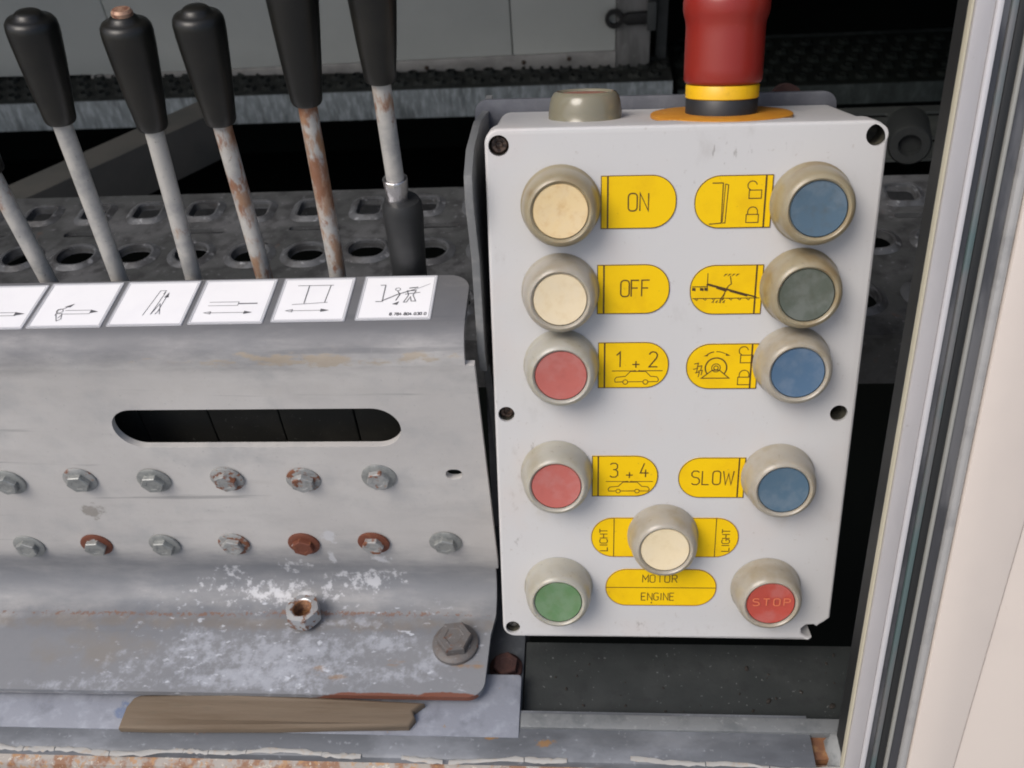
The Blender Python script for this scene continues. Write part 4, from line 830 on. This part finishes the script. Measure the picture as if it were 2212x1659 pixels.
# ================================================================== door post and body panel at the right
fa = uv(2105, 0, .04); fb = uv(1821, 1659, .04); fdir = (FB(*fa, .04) - FB(*fb, .04)).normalized()
FD = Fr(FB(*fb, .04), FB.x, fdir, FB.z)
def fx(px, py=800): p = atP(px, py, FD.o, FD.z) - FD.o; q = p - FD.y * p.dot(FD.y); return q.dot(FD.x)
E_ = [fx(v_) for v_ in (1967, 1972, 2010, 2024, 2042, 2052, 2057, 2077, 2087, 2112, 2130)]
alu = Mat('grey_anodised_door_profile', (.46, .44, .44, 1), .38, .2).nl((.37, .355, .355, 1), 30, .42, .68, .6, stretch=(1, .3, .3)).nl((.32, .29, .27, 1), 200, .68, .74, .6).bump(500, .0001, .3).done()
alu_hi = Mat('pale_highlight_bead', (.52, .51, .52, 1), .35, .1).done()  # bright highlight along the profile put into a paler strip colour
alu_d = Mat('tarnished_dark_channel', (.055, .056, .062, 1), .4, .2).nl((.15, .15, .155, 1), 40, .45, .6, .8, stretch=(1, .25, .25)).done()
seal = Mat('black_rubber_seal', (.014, .015, .015, 1), .55).done()
beige = Mat('beige_body_paint', (.62, .555, .50, 1), .42).nl((.56, .50, .455, 1), 14, .4, .7, .5).nl((.5, .40, .36, 1), 120, .72, .78, .5).done()
door = thing('door_post', 'pale grey door post profile with black rubber seal at the right', 'door post', FD(.02, 0, 0))
def vbar(x0, x1, w0, w1, name, mt, bev=.0006, y0=-.06, y1=.46):
    b = MB(); prism(b, Fr(FD.o, FD.x, FD.y, FD.z), [(x0, y0), (x1, y0), (x1, y1), (x0, y1)], (), w0, w1, bev, 2); return mk(name, b, mt, door, 40)
vbar(E_[0], E_[1], -.004, -.0012, 'edge_bead', Mat('yellowed_edge', (.46, .43, .33, 1), .4).done(), .0008)
vbar(E_[1] + .0001, E_[2], -.004, 0, 'profile_face', alu)
vbar(E_[2] + .0001, E_[3], -.0035, .0010, 'highlight_bead', alu_hi, .0009)
vbar(E_[3] + .0001, E_[4], -.0045, -.0016, 'channel', alu_d)
vbar(E_[4] + .0001, E_[6], -.0045, -.0010, 'inner_strip', Mat('dull_grey_strip', (.17, .17, .17, 1), .4, .3).nl((.09, .15, .15, 1), 60, .42, .62, .8, stretch=(1, .3, .3)).done(), .001)
vbar(E_[6] + .0001, E_[7], -.0045, -.0016, 'rubber_seal', seal)
vbar(E_[7] + .0001, E_[8], -.0035, -.0006, 'seal_lip', Mat('pale_seal_lip', (.27, .27, .25, 1), .5).done(), .0008)
vbar(E_[8] + .0001, E_[9], -.0045, -.0014, 'outer_channel', alu_d)
vbar(E_[9] + .0001, E_[10] + .0008, -.0045, .0004, 'outer_bead', Mat('grey_outer_bead', (.36, .355, .345, 1), .5, .1).nl((.22, .22, .22, 1), 60, .5, .7, .6).done(), .0016)
vbar(E_[1], E_[10], -.016, -.0050, 'backing_strip', seal, .0)
panel = thing('body_panel', 'beige painted vehicle body panel at the right edge', 'body panel', FD(.09, 0, 0))
xq = E_[10] + .001; sA = atP(2194, 1127, FD.o, FD.z) - FD.o; sB = atP(2058, 1659, FD.o, FD.z) - FD.o
a_, b__ = (sA.dot(FD.x), sA.dot(FD.y)), (sB.dot(FD.x), sB.dot(FD.y)); sl = (a_[0] - b__[0]) / (a_[1] - b__[1]); xat = lambda y_: b__[0] + sl * (y_ - b__[1])
b = MB(); prism(b, FD, [(xq, -.06), (xat(-.06), -.06), (xat(.46), .46), (xq, .46)], (), -.012, .0012, .0012, 2); mk('panel_face', b, beige, panel, 40)
b = MB(); prism(b, FD, [(xat(-.06) + .0002, -.06), (.20, -.06), (.20 + .1, .46), (xat(.46) + .0002, .46)], (), -.012, .0002, .0012, 2); mk('panel_edge', b, beige, panel, 40)

# ================================================================== the compartment shell that shades the inside
def shell(name, mt, *boxes):
    b = MB()
    for q in boxes: box(b, FZ, *q)
    return tag(mk(name, b, mt, None, 0), None, None, None, 'structure')
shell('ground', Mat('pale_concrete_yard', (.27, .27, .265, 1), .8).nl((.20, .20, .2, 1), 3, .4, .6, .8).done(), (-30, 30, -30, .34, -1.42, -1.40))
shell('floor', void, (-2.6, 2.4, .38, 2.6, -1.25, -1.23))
shell('roof_shade_slabs', Mat('dull_shade_slab', (.12, .12, .12, 1), .6).done(), (-2.6, 2.4, .60, 2.6, .55, .59), (xs1 + .02, 2.4, .62, 2.3, -.10, -.08))  # unseen slabs added to shade the interior, the low one its right side
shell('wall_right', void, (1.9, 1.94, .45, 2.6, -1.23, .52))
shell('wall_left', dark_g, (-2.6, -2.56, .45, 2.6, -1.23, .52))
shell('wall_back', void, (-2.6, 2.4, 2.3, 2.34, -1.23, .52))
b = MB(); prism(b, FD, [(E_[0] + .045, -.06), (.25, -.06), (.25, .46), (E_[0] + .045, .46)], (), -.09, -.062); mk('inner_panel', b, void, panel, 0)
